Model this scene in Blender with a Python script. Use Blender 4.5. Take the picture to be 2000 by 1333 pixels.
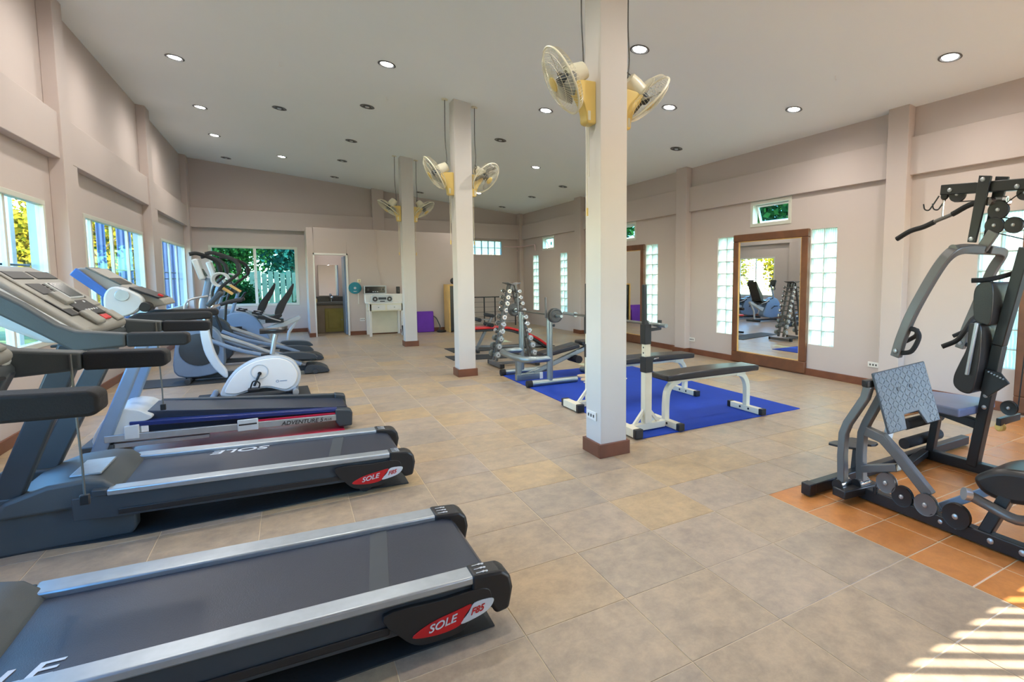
import bpy, bmesh, math, random
from mathutils import Vector, Matrix
random.seed(7)
S = bpy.context.scene
COL = S.collection
for o in list(bpy.data.objects):
    bpy.data.objects.remove(o)

# ------------------------------------------------------------------ camera
CAM_H = 1.415
YAW, PITCH, ROLL = .5414, .0795, .0003
cam = bpy.data.cameras.new('camera')
cam.sensor_width = 36.0
cam.sensor_fit = 'HORIZONTAL'
cam.lens = 1025.0 / 2000 * 36
cam.shift_x = -(1180.0 - 1000) / 2000
cam.shift_y = (626.0 - 666.5) / 2000
cam.clip_start = .05
camo = bpy.data.objects.new('camera', cam)
COL.objects.link(camo)
F = Vector((math.sin(YAW) * math.cos(PITCH), math.cos(YAW) * math.cos(PITCH), -math.sin(PITCH)))
Rv = Vector((math.cos(YAW), -math.sin(YAW), 0))
Dv = F.cross(Rv)
R2 = Rv * math.cos(ROLL) + Dv * math.sin(ROLL)
D2 = -Rv * math.sin(ROLL) + Dv * math.cos(ROLL)
m = Matrix((R2, -D2, -F)).transposed().to_4x4()
m.translation = (0, 0, CAM_H)
camo.matrix_world = m
S.camera = camo

# ------------------------------------------------------------------ light
S.view_settings.view_transform = 'Standard'
S.view_settings.look = 'None'
S.view_settings.gamma = 1
S.view_settings.use_curve_mapping = False
S.view_settings.exposure = 0.24
SUN_DIR = Vector((-.84 * math.cos(.707), .54 * math.cos(.707), -math.sin(.707)))
w = bpy.data.worlds.new('sky')
S.world = w
w.use_nodes = True
nt = w.node_tree
nt.nodes.clear()
sky = nt.nodes.new('ShaderNodeTexSky')
sky.sky_type = 'NISHITA'
sky.sun_disc = False
sky.sun_elevation = .707
sky.sun_rotation = math.atan2(.84, -.54)
sky.air_density = 1.0
sky.dust_density = .5
sky.ozone_density = 1.5
bg = nt.nodes.new('ShaderNodeBackground')
bg.inputs[1].default_value = 2.4
wo = nt.nodes.new('ShaderNodeOutputWorld')
hs = nt.nodes.new('ShaderNodeHueSaturation')
hs.inputs['Saturation'].default_value = 1.4
nt.links.new(sky.outputs[0], hs.inputs['Color'])
nt.links.new(hs.outputs[0], bg.inputs[0])
nt.links.new(bg.outputs[0], wo.inputs[0])
sl = bpy.data.lights.new('sun', 'SUN')
sl.energy = 16.0
sl.angle = .006
sl.color = (1, .93, .80)
slo = bpy.data.objects.new('sun', sl)
COL.objects.link(slo)
slo.rotation_euler = SUN_DIR.to_track_quat('-Z', 'Y').to_euler()
slo.location = (12, -8, 9)
LAMP_W = 58.0

# ------------------------------------------------------------------ materials
MATS = {}
def mat(name, col, rough=.5, metal=0., var=.06, scale=6., bump=0., bscale=60., spec=.5, coat=0., trans=0.):
    if name in MATS:
        return MATS[name]
    m = bpy.data.materials.new(name)
    m.use_nodes = True
    n = m.node_tree.nodes
    l = m.node_tree.links
    b = n['Principled BSDF']
    b.inputs['Roughness'].default_value = rough
    b.inputs['Metallic'].default_value = metal
    b.inputs['Specular IOR Level'].default_value = spec
    b.inputs['Coat Weight'].default_value = coat
    tc = n.new('ShaderNodeTexCoord')
    nz = n.new('ShaderNodeTexNoise')
    nz.inputs['Scale'].default_value = scale
    nz.inputs['Detail'].default_value = 5
    l.new(tc.outputs['Object'], nz.inputs['Vector'])
    rp = n.new('ShaderNodeValToRGB')
    a = [max(0, c * (1 - var)) for c in col]
    z = [min(1, c * (1 + var)) for c in col]
    rp.color_ramp.elements[0].color = (*a, 1)
    rp.color_ramp.elements[1].color = (*z, 1)
    rp.color_ramp.elements[0].position = .3
    rp.color_ramp.elements[1].position = .7
    l.new(nz.outputs['Fac'], rp.inputs['Fac'])
    l.new(rp.outputs['Color'], b.inputs['Base Color'])
    if bump:
        n2 = n.new('ShaderNodeTexNoise')
        n2.inputs['Scale'].default_value = bscale
        n2.inputs['Detail'].default_value = 3
        l.new(tc.outputs['Object'], n2.inputs['Vector'])
        bp = n.new('ShaderNodeBump')
        bp.inputs['Strength'].default_value = bump
        bp.inputs['Distance'].default_value = .01
        l.new(n2.outputs['Fac'], bp.inputs['Height'])
        l.new(bp.outputs['Normal'], b.inputs['Normal'])
    MATS[name] = m
    return m

def sr(r, g, b):
    f = lambda c: (c / 255 / 12.92) if c / 255 <= .04045 else ((c / 255 + .055) / 1.055) ** 2.4
    return (f(r), f(g), f(b))

M = {}
M['wall'] = mat('painted_plaster', sr(202, 188, 180), .75, var=.015, scale=1.3, bump=.05, bscale=90)
M['wall_pink'] = mat('pink_plaster', sr(224, 198, 196), .75, var=.015, scale=1.3, bump=.05, bscale=90)
M['ceiling'] = mat('ceiling_paint', sr(246, 250, 248), .8, var=.01, scale=.8)
M['pillar'] = mat('pillar_paint', sr(212, 206, 198), .65, var=.012, scale=2)
M['white'] = mat('white_paint', sr(235, 233, 226), .45, var=.02)
M['cream'] = mat('cream_enamel', sr(236, 230, 205), .32, var=.03)
M['ivory'] = mat('ivory_plastic', sr(232, 226, 200), .35, var=.02)
M['yellow'] = mat('yellow_plastic', sr(236, 205, 120), .4, var=.03)
M['black'] = mat('black_plastic', sr(30, 31, 33), .42, var=.1)
M['blackgloss'] = mat('black_gloss', sr(22, 22, 24), .18, var=.05)
M['rubber'] = mat('black_rubber', sr(34, 35, 38), .75, var=.15, bump=.15, bscale=200)
M['matrub'] = mat('mat_rubber', sr(44, 49, 52), .62, var=.15, scale=3, bump=.2, bscale=40)
M['charcoal'] = mat('charcoal_plastic', sr(70, 77, 80), .5, var=.06, bump=.08, bscale=250)
M['graphite'] = mat('graphite_plastic', sr(54, 62, 68), .45, var=.08)
M['belt'] = mat('running_belt', sr(38, 46, 62), .36, var=.12, scale=2.5, bump=.12, bscale=300)
M['silver'] = mat('silver_paint', sr(182, 188, 192), .34, .65, var=.05)
M['alu'] = mat('brushed_aluminium', sr(176, 184, 190), .36, .7, var=.06, scale=20)
M['chrome'] = mat('chrome', sr(220, 222, 224), .1, 1., var=.02)
M['steel'] = mat('grey_steel', sr(150, 160, 160), .32, .75, var=.06)
M['gunmetal'] = mat('gunmetal_paint', sr(112, 112, 112), .38, .45, var=.06)
M['darksteel'] = mat('dark_frame_paint', sr(48, 50, 52), .36, .3, var=.08)
M['greyplastic'] = mat('grey_console_plastic', sr(150, 148, 140), .42, var=.04)
M['litegrey'] = mat('light_grey_plastic', sr(196, 202, 204), .38, var=.04)
M['bluegrey'] = mat('blue_grey_plastic', sr(120, 142, 168), .4, var=.05)
M['bluep'] = mat('blue_plastic', sr(40, 98, 178), .35, var=.05)
M['screen'] = mat('grey_screen', sr(72, 78, 78), .2, var=.04)
M['red'] = mat('red_vinyl', sr(205, 30, 34), .35, var=.05)
M['redmat'] = mat('red_mat', sr(190, 24, 62), .3, var=.06)
M['bluemat'] = mat('blue_mat', sr(0, 56, 164), .8, var=.08, scale=3, bump=.15, bscale=25)
M['vinyl'] = mat('black_vinyl', sr(42, 40, 40), .3, var=.12, bump=.06, bscale=90)
M['bluevinyl'] = mat('blue_grey_vinyl', sr(112, 122, 148), .38, var=.06)
M['wood'] = mat('dark_wood', sr(112, 70, 44), .38, var=.25, scale=5)
M['base'] = mat('skirting_wood', sr(118, 70, 46), .4, var=.2, scale=5)
M['paletimber'] = mat('pale_timber', sr(222, 180, 110), .5, var=.1, scale=5)
M['olive'] = mat('olive_wood', sr(150, 136, 62), .5, var=.1)
M['grouttile'] = mat('taupe_wall_tile', sr(140, 122, 100), .3, var=.08)
M['granite'] = mat('grey_granite', sr(82, 80, 74), .3, var=.2, scale=30)
M['purple'] = mat('purple_cloth', sr(108, 46, 170), .7, var=.08)
M['teal'] = mat('teal_plastic', sr(20, 128, 146), .4, var=.05)
M['lettering'] = mat('pale_lettering', sr(205, 210, 214), .45, var=.02)
M['ink'] = mat('dark_lettering', sr(26, 26, 30), .5, var=.02)
M['redink'] = mat('red_badge', sr(190, 22, 30), .35, var=.02)
M['mortar'] = mat('block_mortar', sr(196, 210, 202), .7, var=.05)
M['navy'] = mat('navy_plastic', sr(28, 44, 104), .3, var=.05)
M['bluesheet'] = mat('blue_sheet_metal', sr(44, 72, 108), .5, var=.1)
M['reveal'] = mat('reveal_paint', sr(176, 182, 188), .6, var=.03)
M['paving'] = mat('warm_bounce_paving', sr(206, 160, 112), .8, var=.1)
M['winframe'] = mat('window_frame_paint', sr(214, 214, 200), .4, var=.02)
M['grille'] = mat('grille_paint', sr(40, 50, 66), .5, var=.05)
M['plate'] = mat('iron_plate', sr(86, 86, 84), .45, .5, var=.1)
M['creamplate'] = mat('cream_plate', sr(226, 200, 168), .5, var=.06)
M['grass'] = mat('grass', sr(84, 108, 44), .9, var=.3, scale=2)
M['bark'] = mat('bark', sr(92, 78, 62), .9, var=.25, scale=9)
M['fence'] = mat('weathered_fence', sr(150, 146, 126), .8, var=.1, scale=8)
M['outwall'] = mat('outside_wall', sr(206, 200, 186), .8, var=.05)
M['warning'] = mat('warning_sticker', sr(214, 216, 212), .5, var=.03)
M['sleeve'] = mat('knurled_bar', sr(120, 118, 112), .35, .8, var=.08, bump=.2, bscale=400)
M['cord'] = mat('cord_grey', sr(96, 96, 92), .5, var=.05)

def leafmat(name, c1, c2, tr=.35):
    m = bpy.data.materials.new(name)
    m.use_nodes = True
    n = m.node_tree.nodes
    l = m.node_tree.links
    n.clear()
    out = n.new('ShaderNodeOutputMaterial')
    g = n.new('ShaderNodeNewGeometry')
    rp = n.new('ShaderNodeValToRGB')
    rp.color_ramp.elements[0].color = (*c1, 1)
    rp.color_ramp.elements[1].color = (*c2, 1)
    l.new(g.outputs['Random Per Island'], rp.inputs['Fac'])
    d = n.new('ShaderNodeBsdfDiffuse')
    t = n.new('ShaderNodeBsdfTranslucent')
    x = n.new('ShaderNodeMixShader')
    x.inputs[0].default_value = tr
    l.new(rp.outputs[0], d.inputs[0])
    l.new(rp.outputs[0], t.inputs[0])
    l.new(d.outputs[0], x.inputs[1])
    l.new(t.outputs[0], x.inputs[2])
    l.new(x.outputs[0], out.inputs[0])
    return m
M['leafy'] = leafmat('sunlit_yellow_leaf', sr(92, 104, 24), sr(206, 170, 50), .25)
M['leafg'] = leafmat('green_leaf', sr(28, 66, 36), sr(96, 136, 60), .25)
M['leaft'] = leafmat('teal_green_leaf', sr(22, 70, 64), sr(90, 146, 124), .25)

def glassmat(name, tint, fac=.92, rough=.02):
    m = bpy.data.materials.new(name)
    m.use_nodes = True
    n = m.node_tree.nodes
    l = m.node_tree.links
    n.clear()
    out = n.new('ShaderNodeOutputMaterial')
    t = n.new('ShaderNodeBsdfTransparent')
    t.inputs[0].default_value = (*tint, 1)
    g = n.new('ShaderNodeBsdfGlossy')
    g.inputs['Roughness'].default_value = rough
    lw = n.new('ShaderNodeLayerWeight')
    lw.inputs[0].default_value = .5
    pw = n.new('ShaderNodeMath'); pw.operation = 'POWER'; pw.inputs[1].default_value = 4
    fr = n.new('ShaderNodeMath'); fr.operation = 'MULTIPLY_ADD'; fr.inputs[1].default_value = .22; fr.inputs[2].default_value = .015
    l.new(lw.outputs['Facing'], pw.inputs[0])
    l.new(pw.outputs[0], fr.inputs[0])
    x = n.new('ShaderNodeMixShader')
    l.new(fr.outputs[0], x.inputs[0])
    l.new(t.outputs[0], x.inputs[1])
    l.new(g.outputs[0], x.inputs[2])
    l.new(x.outputs[0], out.inputs[0])
    return m
M['glass'] = glassmat('window_glass', (.93, .97, .96))
M['glasst'] = glassmat('tinted_glass', (.36, .58, .60))

def blockmat():
    m = bpy.data.materials.new('glass_block_glass')
    m.use_nodes = True
    n = m.node_tree.nodes
    l = m.node_tree.links
    n.clear()
    out = n.new('ShaderNodeOutputMaterial')
    tc = n.new('ShaderNodeTexCoord')
    wv = n.new('ShaderNodeTexWave')
    wv.inputs['Scale'].default_value = 9
    wv.inputs['Distortion'].default_value = 3
    wv.bands_direction = 'Y'
    l.new(tc.outputs['Object'], wv.inputs['Vector'])
    rp = n.new('ShaderNodeValToRGB')
    rp.color_ramp.elements[0].color = (.42, .54, .50, 1)
    rp.color_ramp.elements[1].color = (.66, .71, .69, 1)
    l.new(wv.outputs['Fac'], rp.inputs[0])
    bp = n.new('ShaderNodeBump')
    bp.inputs['Strength'].default_value = .5
    l.new(wv.outputs['Fac'], bp.inputs['Height'])
    t = n.new('ShaderNodeBsdfTranslucent')
    p = n.new('ShaderNodeBsdfTransparent')
    g = n.new('ShaderNodeBsdfGlossy')
    g.inputs['Roughness'].default_value = .15
    l.new(rp.outputs[0], t.inputs[0])
    l.new(rp.outputs[0], p.inputs[0])
    l.new(bp.outputs[0], t.inputs['Normal'])
    l.new(bp.outputs[0], g.inputs['Normal'])
    x = n.new('ShaderNodeMixShader')
    x.inputs[0].default_value = .45
    l.new(t.outputs[0], x.inputs[1])
    l.new(p.outputs[0], x.inputs[2])
    y = n.new('ShaderNodeMixShader')
    y.inputs[0].default_value = .06
    l.new(x.outputs[0], y.inputs[1])
    l.new(g.outputs[0], y.inputs[2])
    l.new(y.outputs[0], out.inputs[0])
    return m
M['block'] = blockmat()

def mirrormat():
    m = bpy.data.materials.new('mirror_silvering')
    m.use_nodes = True
    b = m.node_tree.nodes['Principled BSDF']
    b.inputs['Base Color'].default_value = (.93, .94, .93, 1)
    b.inputs['Metallic'].default_value = 1
    b.inputs['Roughness'].default_value = .01
    return m
M['mirror'] = mirrormat()

def emit(name, col, s):
    m = bpy.data.materials.new(name)
    m.use_nodes = True
    b = m.node_tree.nodes['Principled BSDF']
    b.inputs['Base Color'].default_value = (*col, 1)
    b.inputs['Emission Color'].default_value = (*col, 1)
    b.inputs['Emission Strength'].default_value = s
    return m
M['lamp'] = emit('lamp_glow', (1, .97, .95), 30)

# tiles: colour varies from tile to tile and with slate-like mottling
TX0, TPX, TY0, TPY = .2795, .4727, 1.403, .4515
OX0, OP, OY0 = 2.645, .302, 2.312
def tilemat(name, x0, px, y0, py, cols, mott, rough):
    m = bpy.data.materials.new(name)
    m.use_nodes = True
    n = m.node_tree.nodes
    l = m.node_tree.links
    b = n['Principled BSDF']
    g = n.new('ShaderNodeNewGeometry')
    sp = n.new('ShaderNodeSeparateXYZ')
    l.new(g.outputs['Position'], sp.inputs[0])
    def cell(sock, o, p):
        a = n.new('ShaderNodeMath'); a.operation = 'SUBTRACT'; a.inputs[1].default_value = o
        d = n.new('ShaderNodeMath'); d.operation = 'DIVIDE'; d.inputs[1].default_value = p
        f = n.new('ShaderNodeMath'); f.operation = 'FLOOR'
        l.new(sock, a.inputs[0]); l.new(a.outputs[0], d.inputs[0]); l.new(d.outputs[0], f.inputs[0])
        return f.outputs[0]
    cx = n.new('ShaderNodeCombineXYZ')
    l.new(cell(sp.outputs[0], x0, px), cx.inputs[0])
    l.new(cell(sp.outputs[1], y0, py), cx.inputs[1])
    wn = n.new('ShaderNodeTexWhiteNoise')
    wn.noise_dimensions = '3D'
    l.new(cx.outputs[0], wn.inputs['Vector'])
    rp = n.new('ShaderNodeValToRGB')
    cr = rp.color_ramp
    while len(cr.elements) < len(cols):
        cr.elements.new(.5)
    for i, c in enumerate(cols):
        cr.elements[i].position = i / (len(cols) - 1)
        cr.elements[i].color = (*c, 1)
    l.new(wn.outputs['Value'], rp.inputs[0])
    ad = n.new('ShaderNodeVectorMath'); ad.operation = 'MULTIPLY_ADD'
    l.new(wn.outputs['Color'], ad.inputs[0])
    ad.inputs[1].default_value = (20, 20, 20)
    l.new(g.outputs['Position'], ad.inputs[2])
    nz = n.new('ShaderNodeTexNoise')
    nz.inputs['Scale'].default_value = 8
    nz.inputs['Detail'].default_value = 9
    nz.inputs['Roughness'].default_value = .76
    nz.inputs['Distortion'].default_value = .15
    l.new(ad.outputs[0], nz.inputs['Vector'])
    r2 = n.new('ShaderNodeValToRGB')
    r2.color_ramp.elements[0].color = (*mott[0], 1)
    r2.color_ramp.elements[0].position = .34
    r2.color_ramp.elements[1].color = (*mott[1], 1)
    r2.color_ramp.elements[1].position = .66
    l.new(nz.outputs['Fac'], r2.inputs[0])
    mx = n.new('ShaderNodeMix'); mx.data_type = 'RGBA'; mx.blend_type = 'MULTIPLY'
    mx.inputs['Factor'].default_value = 1
    l.new(rp.outputs[0], mx.inputs['A'])
    l.new(r2.outputs[0], mx.inputs['B'])
    l.new(mx.outputs['Result'], b.inputs['Base Color'])
    rr = n.new('ShaderNodeMath'); rr.operation = 'MULTIPLY_ADD'
    rr.inputs[1].default_value = .25; rr.inputs[2].default_value = rough
    l.new(nz.outputs['Fac'], rr.inputs[0])
    l.new(rr.outputs[0], b.inputs['Roughness'])
    bp = n.new('ShaderNodeBump')
    bp.inputs['Strength'].default_value = .12
    bp.inputs['Distance'].default_value = .01
    l.new(nz.outputs['Fac'], bp.inputs['Height'])
    l.new(bp.outputs[0], b.inputs['Normal'])
    return m
M['tile'] = tilemat('slate_tile', TX0, TPX, TY0, TPY,
                    [sr(181, 163, 140), sr(189, 168, 140), sr(183, 166, 146), sr(197, 170, 130), sr(176, 161, 142)],
                    [(.66, .66, .68), (1.02, 1.0, .96)], .26)
M['otile'] = tilemat('terracotta_tile', OX0, OP, OY0, OP,
                     [sr(210, 140, 76), sr(220, 148, 82), sr(204, 132, 70)], [(.72, .68, .64), (1.0, 1.0, 1.0)], .2)
M['grout'] = mat('grout', sr(212, 194, 162), .85, var=.08)

# ------------------------------------------------------------------ mesh helpers
ORG = {}
def vadd(a, b): return (a[0] + b[0], a[1] + b[1], a[2] + b[2])

def cat(pts, n=6, closed=False):
    """Catmull-Rom refinement of a list of points (2d or 3d)."""
    P = [Vector(p) for p in pts]
    out = []
    N = len(P)
    rng = range(N if closed else N - 1)
    for i in rng:
        p1, p2 = P[i], P[(i + 1) % N]
        p0 = P[(i - 1) % N] if (closed or i > 0) else p1 + (p1 - p2)
        p3 = P[(i + 2) % N] if (closed or i + 2 < N) else p2 + (p2 - p1)
        for k in range(n):
            t = k / n
            out.append(.5 * ((2 * p1) + (p2 - p0) * t + (2 * p0 - 5 * p1 + 4 * p2 - p3) * t * t + (3 * p1 - p0 - 3 * p2 + p3) * t ** 3))
    if not closed:
        out.append(P[-1])
    return [tuple(p) for p in out]

class MB:
    def __init__(s):
        s.v = []
        s.f = []
    def add(s, vs, fs):
        o = len(s.v)
        s.v += [tuple(v) for v in vs]
        s.f += [tuple(i + o for i in f) for f in fs]
        return s
    def box(s, x0, x1, y0, y1, z0, z1):
        vs = [(x, y, z) for x in (x0, x1) for y in (y0, y1) for z in (z0, z1)]
        return s.add(vs, [(0, 1, 3, 2), (4, 6, 7, 5), (0, 4, 5, 1), (2, 3, 7, 6), (0, 2, 6, 4), (1, 5, 7, 3)])
    def prism(s, pts, axis, a, b):
        n = len(pts)
        def P(p, t):
            return (t, p[0], p[1]) if axis == 'x' else (p[0], t, p[1]) if axis == 'y' else (p[0], p[1], t)
        vs = [P(p, a) for p in pts] + [P(p, b) for p in pts]
        fs = [tuple(range(n)), tuple(range(2 * n - 1, n - 1, -1))]
        fs += [(i, (i + 1) % n, n + (i + 1) % n, n + i) for i in range(n)]
        return s.add(vs, fs)
    def bar(s, p0, p1, w, h, up=(0, 0, 1)):
        p0, p1 = Vector(p0), Vector(p1)
        d = (p1 - p0).normalized()
        u = Vector(up)
        if abs(d.dot(u)) > .98:
            u = Vector((1, 0, 0)) if abs(d.x) < .9 else Vector((0, 1, 0))
        r = d.cross(u).normalized()
        u = r.cross(d).normalized()
        vs = []
        for p in (p0, p1):
            for a, b in ((-1, -1), (1, -1), (1, 1), (-1, 1)):
                vs.append(p + r * (a * w / 2) + u * (b * h / 2))
        return s.add(vs, [(0, 1, 2, 3), (7, 6, 5, 4), (0, 4, 5, 1), (1, 5, 6, 2), (2, 6, 7, 3), (3, 7, 4, 0)])
    def rtube(s, pts, w, h, up=(0, 0, 1), side=None):
        """rectangular section swept along pts; width w along the fixed side vector."""
        P = [Vector(p) for p in pts]
        n = len(P)
        r = Vector(side) if side else None
        vs = []
        for i, p in enumerate(P):
            d = ((P[min(i + 1, n - 1)] - P[max(i - 1, 0)])).normalized()
            rr = r if r else d.cross(Vector(up)).normalized()
            u = rr.cross(d).normalized()
            for a, b in ((-1, -1), (1, -1), (1, 1), (-1, 1)):
                vs.append(p + rr * (a * w / 2) + u * (b * h / 2))
        fs = [(0, 1, 2, 3), tuple(4 * (n - 1) + k for k in (3, 2, 1, 0))]
        for i in range(n - 1):
            for k in range(4):
                fs.append((4 * i + k, 4 * i + (k + 1) % 4, 4 * i + 4 + (k + 1) % 4, 4 * i + 4 + k))
        return s.add(vs, fs)
    def tube(s, pts, r, n=8, closed=False):
        P = [Vector(p) for p in pts]
        N = len(P)
        rad = r if isinstance(r, (list, tuple)) else [r] * N
        vs = []
        u = None
        for i, p in enumerate(P):
            if closed:
                d = (P[(i + 1) % N] - P[i - 1])
            else:
                d = (P[min(i + 1, N - 1)] - P[max(i - 1, 0)])
            d = d.normalized() if d.length > 1e-9 else Vector((0, 0, 1))
            if u is None:
                u = d.orthogonal().normalized()
            else:
                u = (u - d * u.dot(d))
                u = u.normalized() if u.length > 1e-6 else d.orthogonal().normalized()
            v = d.cross(u)
            for k in range(n):
                a = 2 * math.pi * k / n
                vs.append(p + (u * math.cos(a) + v * math.sin(a)) * rad[i])
        fs = []
        for i in range(N if closed else N - 1):
            j = (i + 1) % N
            for k in range(n):
                fs.append((i * n + k, i * n + (k + 1) % n, j * n + (k + 1) % n, j * n + k))
        if not closed:
            fs += [tuple(range(n - 1, -1, -1)), tuple((N - 1) * n + k for k in range(n))]
        return s.add(vs, fs)
    def cyl(s, p0, p1, r, n=16, r1=None):
        return s.tube([p0, p1], [r, r if r1 is None else r1], n)
    def lathe(s, prof, o, axis, n=24, cap=True):
        o = Vector(o)
        d = Vector(axis).normalized()
        u = d.orthogonal().normalized()
        v = d.cross(u)
        vs = []
        for (r, t) in prof:
            for k in range(n):
                a = 2 * math.pi * k / n
                vs.append(o + d * t + (u * math.cos(a) + v * math.sin(a)) * r)
        fs = []
        for i in range(len(prof) - 1):
            for k in range(n):
                fs.append((i * n + k, i * n + (k + 1) % n, (i + 1) * n + (k + 1) % n, (i + 1) * n + k))
        if cap:
            fs += [tuple(range(n - 1, -1, -1)), tuple((len(prof) - 1) * n + k for k in range(n))]
        return s.add(vs, fs)
    def ell(s, c, r, n=12, mm=8):
        vs = []
        for i in range(mm + 1):
            t = math.pi * i / mm
            for k in range(n):
                a = 2 * math.pi * k / n
                vs.append((c[0] + r[0] * math.sin(t) * math.cos(a), c[1] + r[1] * math.sin(t) * math.sin(a), c[2] + r[2] * math.cos(t)))
        fs = [(i * n + k, i * n + (k + 1) % n, (i + 1) * n + (k + 1) % n, (i + 1) * n + k) for i in range(mm) for k in range(n)]
        return s.add(vs, fs)
    def xf(s, mtx):
        s.v = [tuple(mtx @ Vector(v)) for v in s.v]
        return s
    def build(s, name, mt, parent=None, bevel=0., smooth=35, seg=2, recalc=True):
        org = Vector(ORG.get(parent.name, (0, 0, 0))) if parent else Vector((0, 0, 0))
        me = bpy.data.meshes.new(name)
        me.from_pydata([tuple(Vector(v) - org) for v in s.v], [], s.f)
        if recalc:
            bm = bmesh.new()
            bm.from_mesh(me)
            bmesh.ops.remove_doubles(bm, verts=bm.verts, dist=1e-6)
            bmesh.ops.recalc_face_normals(bm, faces=bm.faces)
            bm.to_mesh(me)
            bm.free()
        me.materials.append(M[mt] if isinstance(mt, str) else mt)
        if smooth:
            for p in me.polygons:
                p.use_smooth = True
            me.set_sharp_from_angle(angle=math.radians(smooth))
        o = bpy.data.objects.new(name, me)
        COL.objects.link(o)
        if parent:
            o.parent = parent
        ORG[o.name] = tuple(org)
        if bevel:
            md = o.modifiers.new('bevel', 'BEVEL')
            md.width = bevel
            md.segments = seg
            md.limit_method = 'ANGLE'
            md.angle_limit = math.radians(35)
            md.harden_normals = False
        return o

def thing(name, label, category, loc, group=None):
    o = bpy.data.objects.new(name, None)
    o.empty_display_size = .1
    COL.objects.link(o)
    o.location = loc
    ORG[o.name] = tuple(loc)
    return tag(o, label, category, group)
def tag(o, label, category, group=None):
    o['label'] = label
    o['category'] = category
    if group:
        o['group'] = group
    return o
def struct(o, label=None):
    o['kind'] = 'structure'
    if label:
        o['label'] = label
    return o
def copytree(o, parent=None):
    c = o.copy()
    COL.objects.link(c)
    if parent:
        c.parent = parent
    for ch in list(o.children):
        copytree(ch, c)
    return c
def share(o, parent, loc, name=None):
    """another piece with the same mesh data."""
    c = o.copy()
    COL.objects.link(c)
    c.parent = parent
    c.location = loc
    return c

def text(name, s, size, mt, parent, origin, xdir, ydir, extrude=.0015, shear=0., sx=1.):
    cu = bpy.data.curves.new(name, 'FONT')
    cu.body = s
    cu.size = size
    cu.extrude = extrude
    cu.shear = shear
    cu.offset = size * .012
    t = bpy.data.objects.new(name, cu)
    COL.objects.link(t)
    dg = bpy.context.evaluated_depsgraph_get()
    me = bpy.data.meshes.new_from_object(t.evaluated_get(dg))
    bpy.data.objects.remove(t)
    org = Vector(ORG.get(parent.name, (0, 0, 0)))
    X, Yd = Vector(xdir).normalized(), Vector(ydir).normalized()
    Zd = X.cross(Yd)
    mm = Matrix((X * sx, Yd, Zd)).transposed().to_4x4()
    mm.translation = Vector(origin) - org
    me.transform(mm)
    me.materials.clear()
    me.materials.append(M[mt])
    o = bpy.data.objects.new(name, me)
    COL.objects.link(o)
    o.parent = parent
    ORG[o.name] = tuple(org)
    return o

# ================================================================== STRUCTURE
YR, YB, XL, XR = -.45, 16.05, -2.05, 6.5
def ceil_z(x): return 4.3 - .0995 * (x + 2.0)

def wall_mesh(axis, a, b, u0, u1, ztop, holes, z0=0.):
    """wall slab between a..b along axis; u runs along the wall; ztop(u) top; holes (u0,u1,z0,z1)."""
    mb = MB()
    us = sorted({u0, u1, *[h[0] for h in holes], *[h[1] for h in holes]})
    us = [u for u in us if u0 <= u <= u1]
    for i in range(len(us) - 1):
        p, q = us[i], us[i + 1]
        hs = sorted([h for h in holes if h[0] <= p + 1e-6 and h[1] >= q - 1e-6], key=lambda h: h[2])
        z = z0
        segs = []
        for h in hs:
            if h[2] > z + 1e-6:
                segs.append((z, h[2]))
            z = h[3]
        for (s0, s1) in segs:
            mb.box(*((a, b, p, q, s0, s1) if axis == 'x' else (p, q, a, b, s0, s1)))
        tp, tq = ztop(p), ztop(q)
        pts = [(p, z), (q, z), (q, tq), (p, tp)]
        if axis == 'x':
            mb.prism(pts, 'x', a, b)
        else:
            mb.prism(pts, 'y', a, b)
    return mb

# floor slab (grout) with every tile laid on it
fl = struct(MB().box(-2.2, 6.65, YR - .15, 16.2, -.12, -.0022).build('floor', 'grout', smooth=0))
def tile_mesh(px, py, gap, name, mt, th=.0065):
    x, y = px - gap, py - gap
    c = .0015
    vs = [(0, 0, -th), (x, 0, -th), (x, y, -th), (0, y, -th), (0, 0, -c), (x, 0, -c), (x, y, -c), (0, y, -c),
          (c, c, 0), (x - c, c, 0), (x - c, y - c, 0), (c, y - c, 0)]
    fs = [(0, 1, 5, 4), (1, 2, 6, 5), (2, 3, 7, 6), (3, 0, 4, 7), (4, 5, 9, 8), (5, 6, 10, 9), (6, 7, 11, 10), (7, 4, 8, 11), (8, 9, 10, 11)]
    me = bpy.data.meshes.new(name)
    me.from_pydata(vs, [], fs)
    me.materials.append(M[mt])
    return me, vs, fs
TM, TV, TF = tile_mesh(TPX, TPY, .004, 'tile', 'tile')
OM, OV, OF = tile_mesh(OP, OP, .007, 'tile', 'otile')
cells = []
for i in range(-6, 15):
    for j in range(-6, 34):
        x, y = TX0 + i * TPX, TY0 + j * TPY
        if x < XL - .4 or x > XR - .05 or y > YB - .05 or y < YR - .3:
            continue
        x1 = min(x + TPX, XR)
        if x > OX0 - .1 and y < OY0 - .1 and j <= 1:
            continue
        cells.append((x, y))
def seen(x, y):
    d = F.x * x + F.y * y + F.z * (-CAM_H)
    if d < .3: return False
    q = Vector((x, y, -CAM_H))
    px = 1180 + 1025 * q.dot(R2) / d
    py = 626 + 1025 * q.dot(D2) / d
    return -150 < px < 2150 and py < 1480
vis = sorted([c for c in cells if seen(c[0] + .23, c[1] + .23)], key=lambda c: math.hypot(c[0] + .23, c[1] + .23))
near = set(vis[:230])
def tileobj(me, x, y, name='tile'):
    o = bpy.data.objects.new(name, me)
    COL.objects.link(o)
    o.parent = fl
    o.location = (x, y, 0)
for c in vis[:230]:
    tileobj(TM, c[0] + .0025, c[1] + .0025)
rest = MB()
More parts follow.
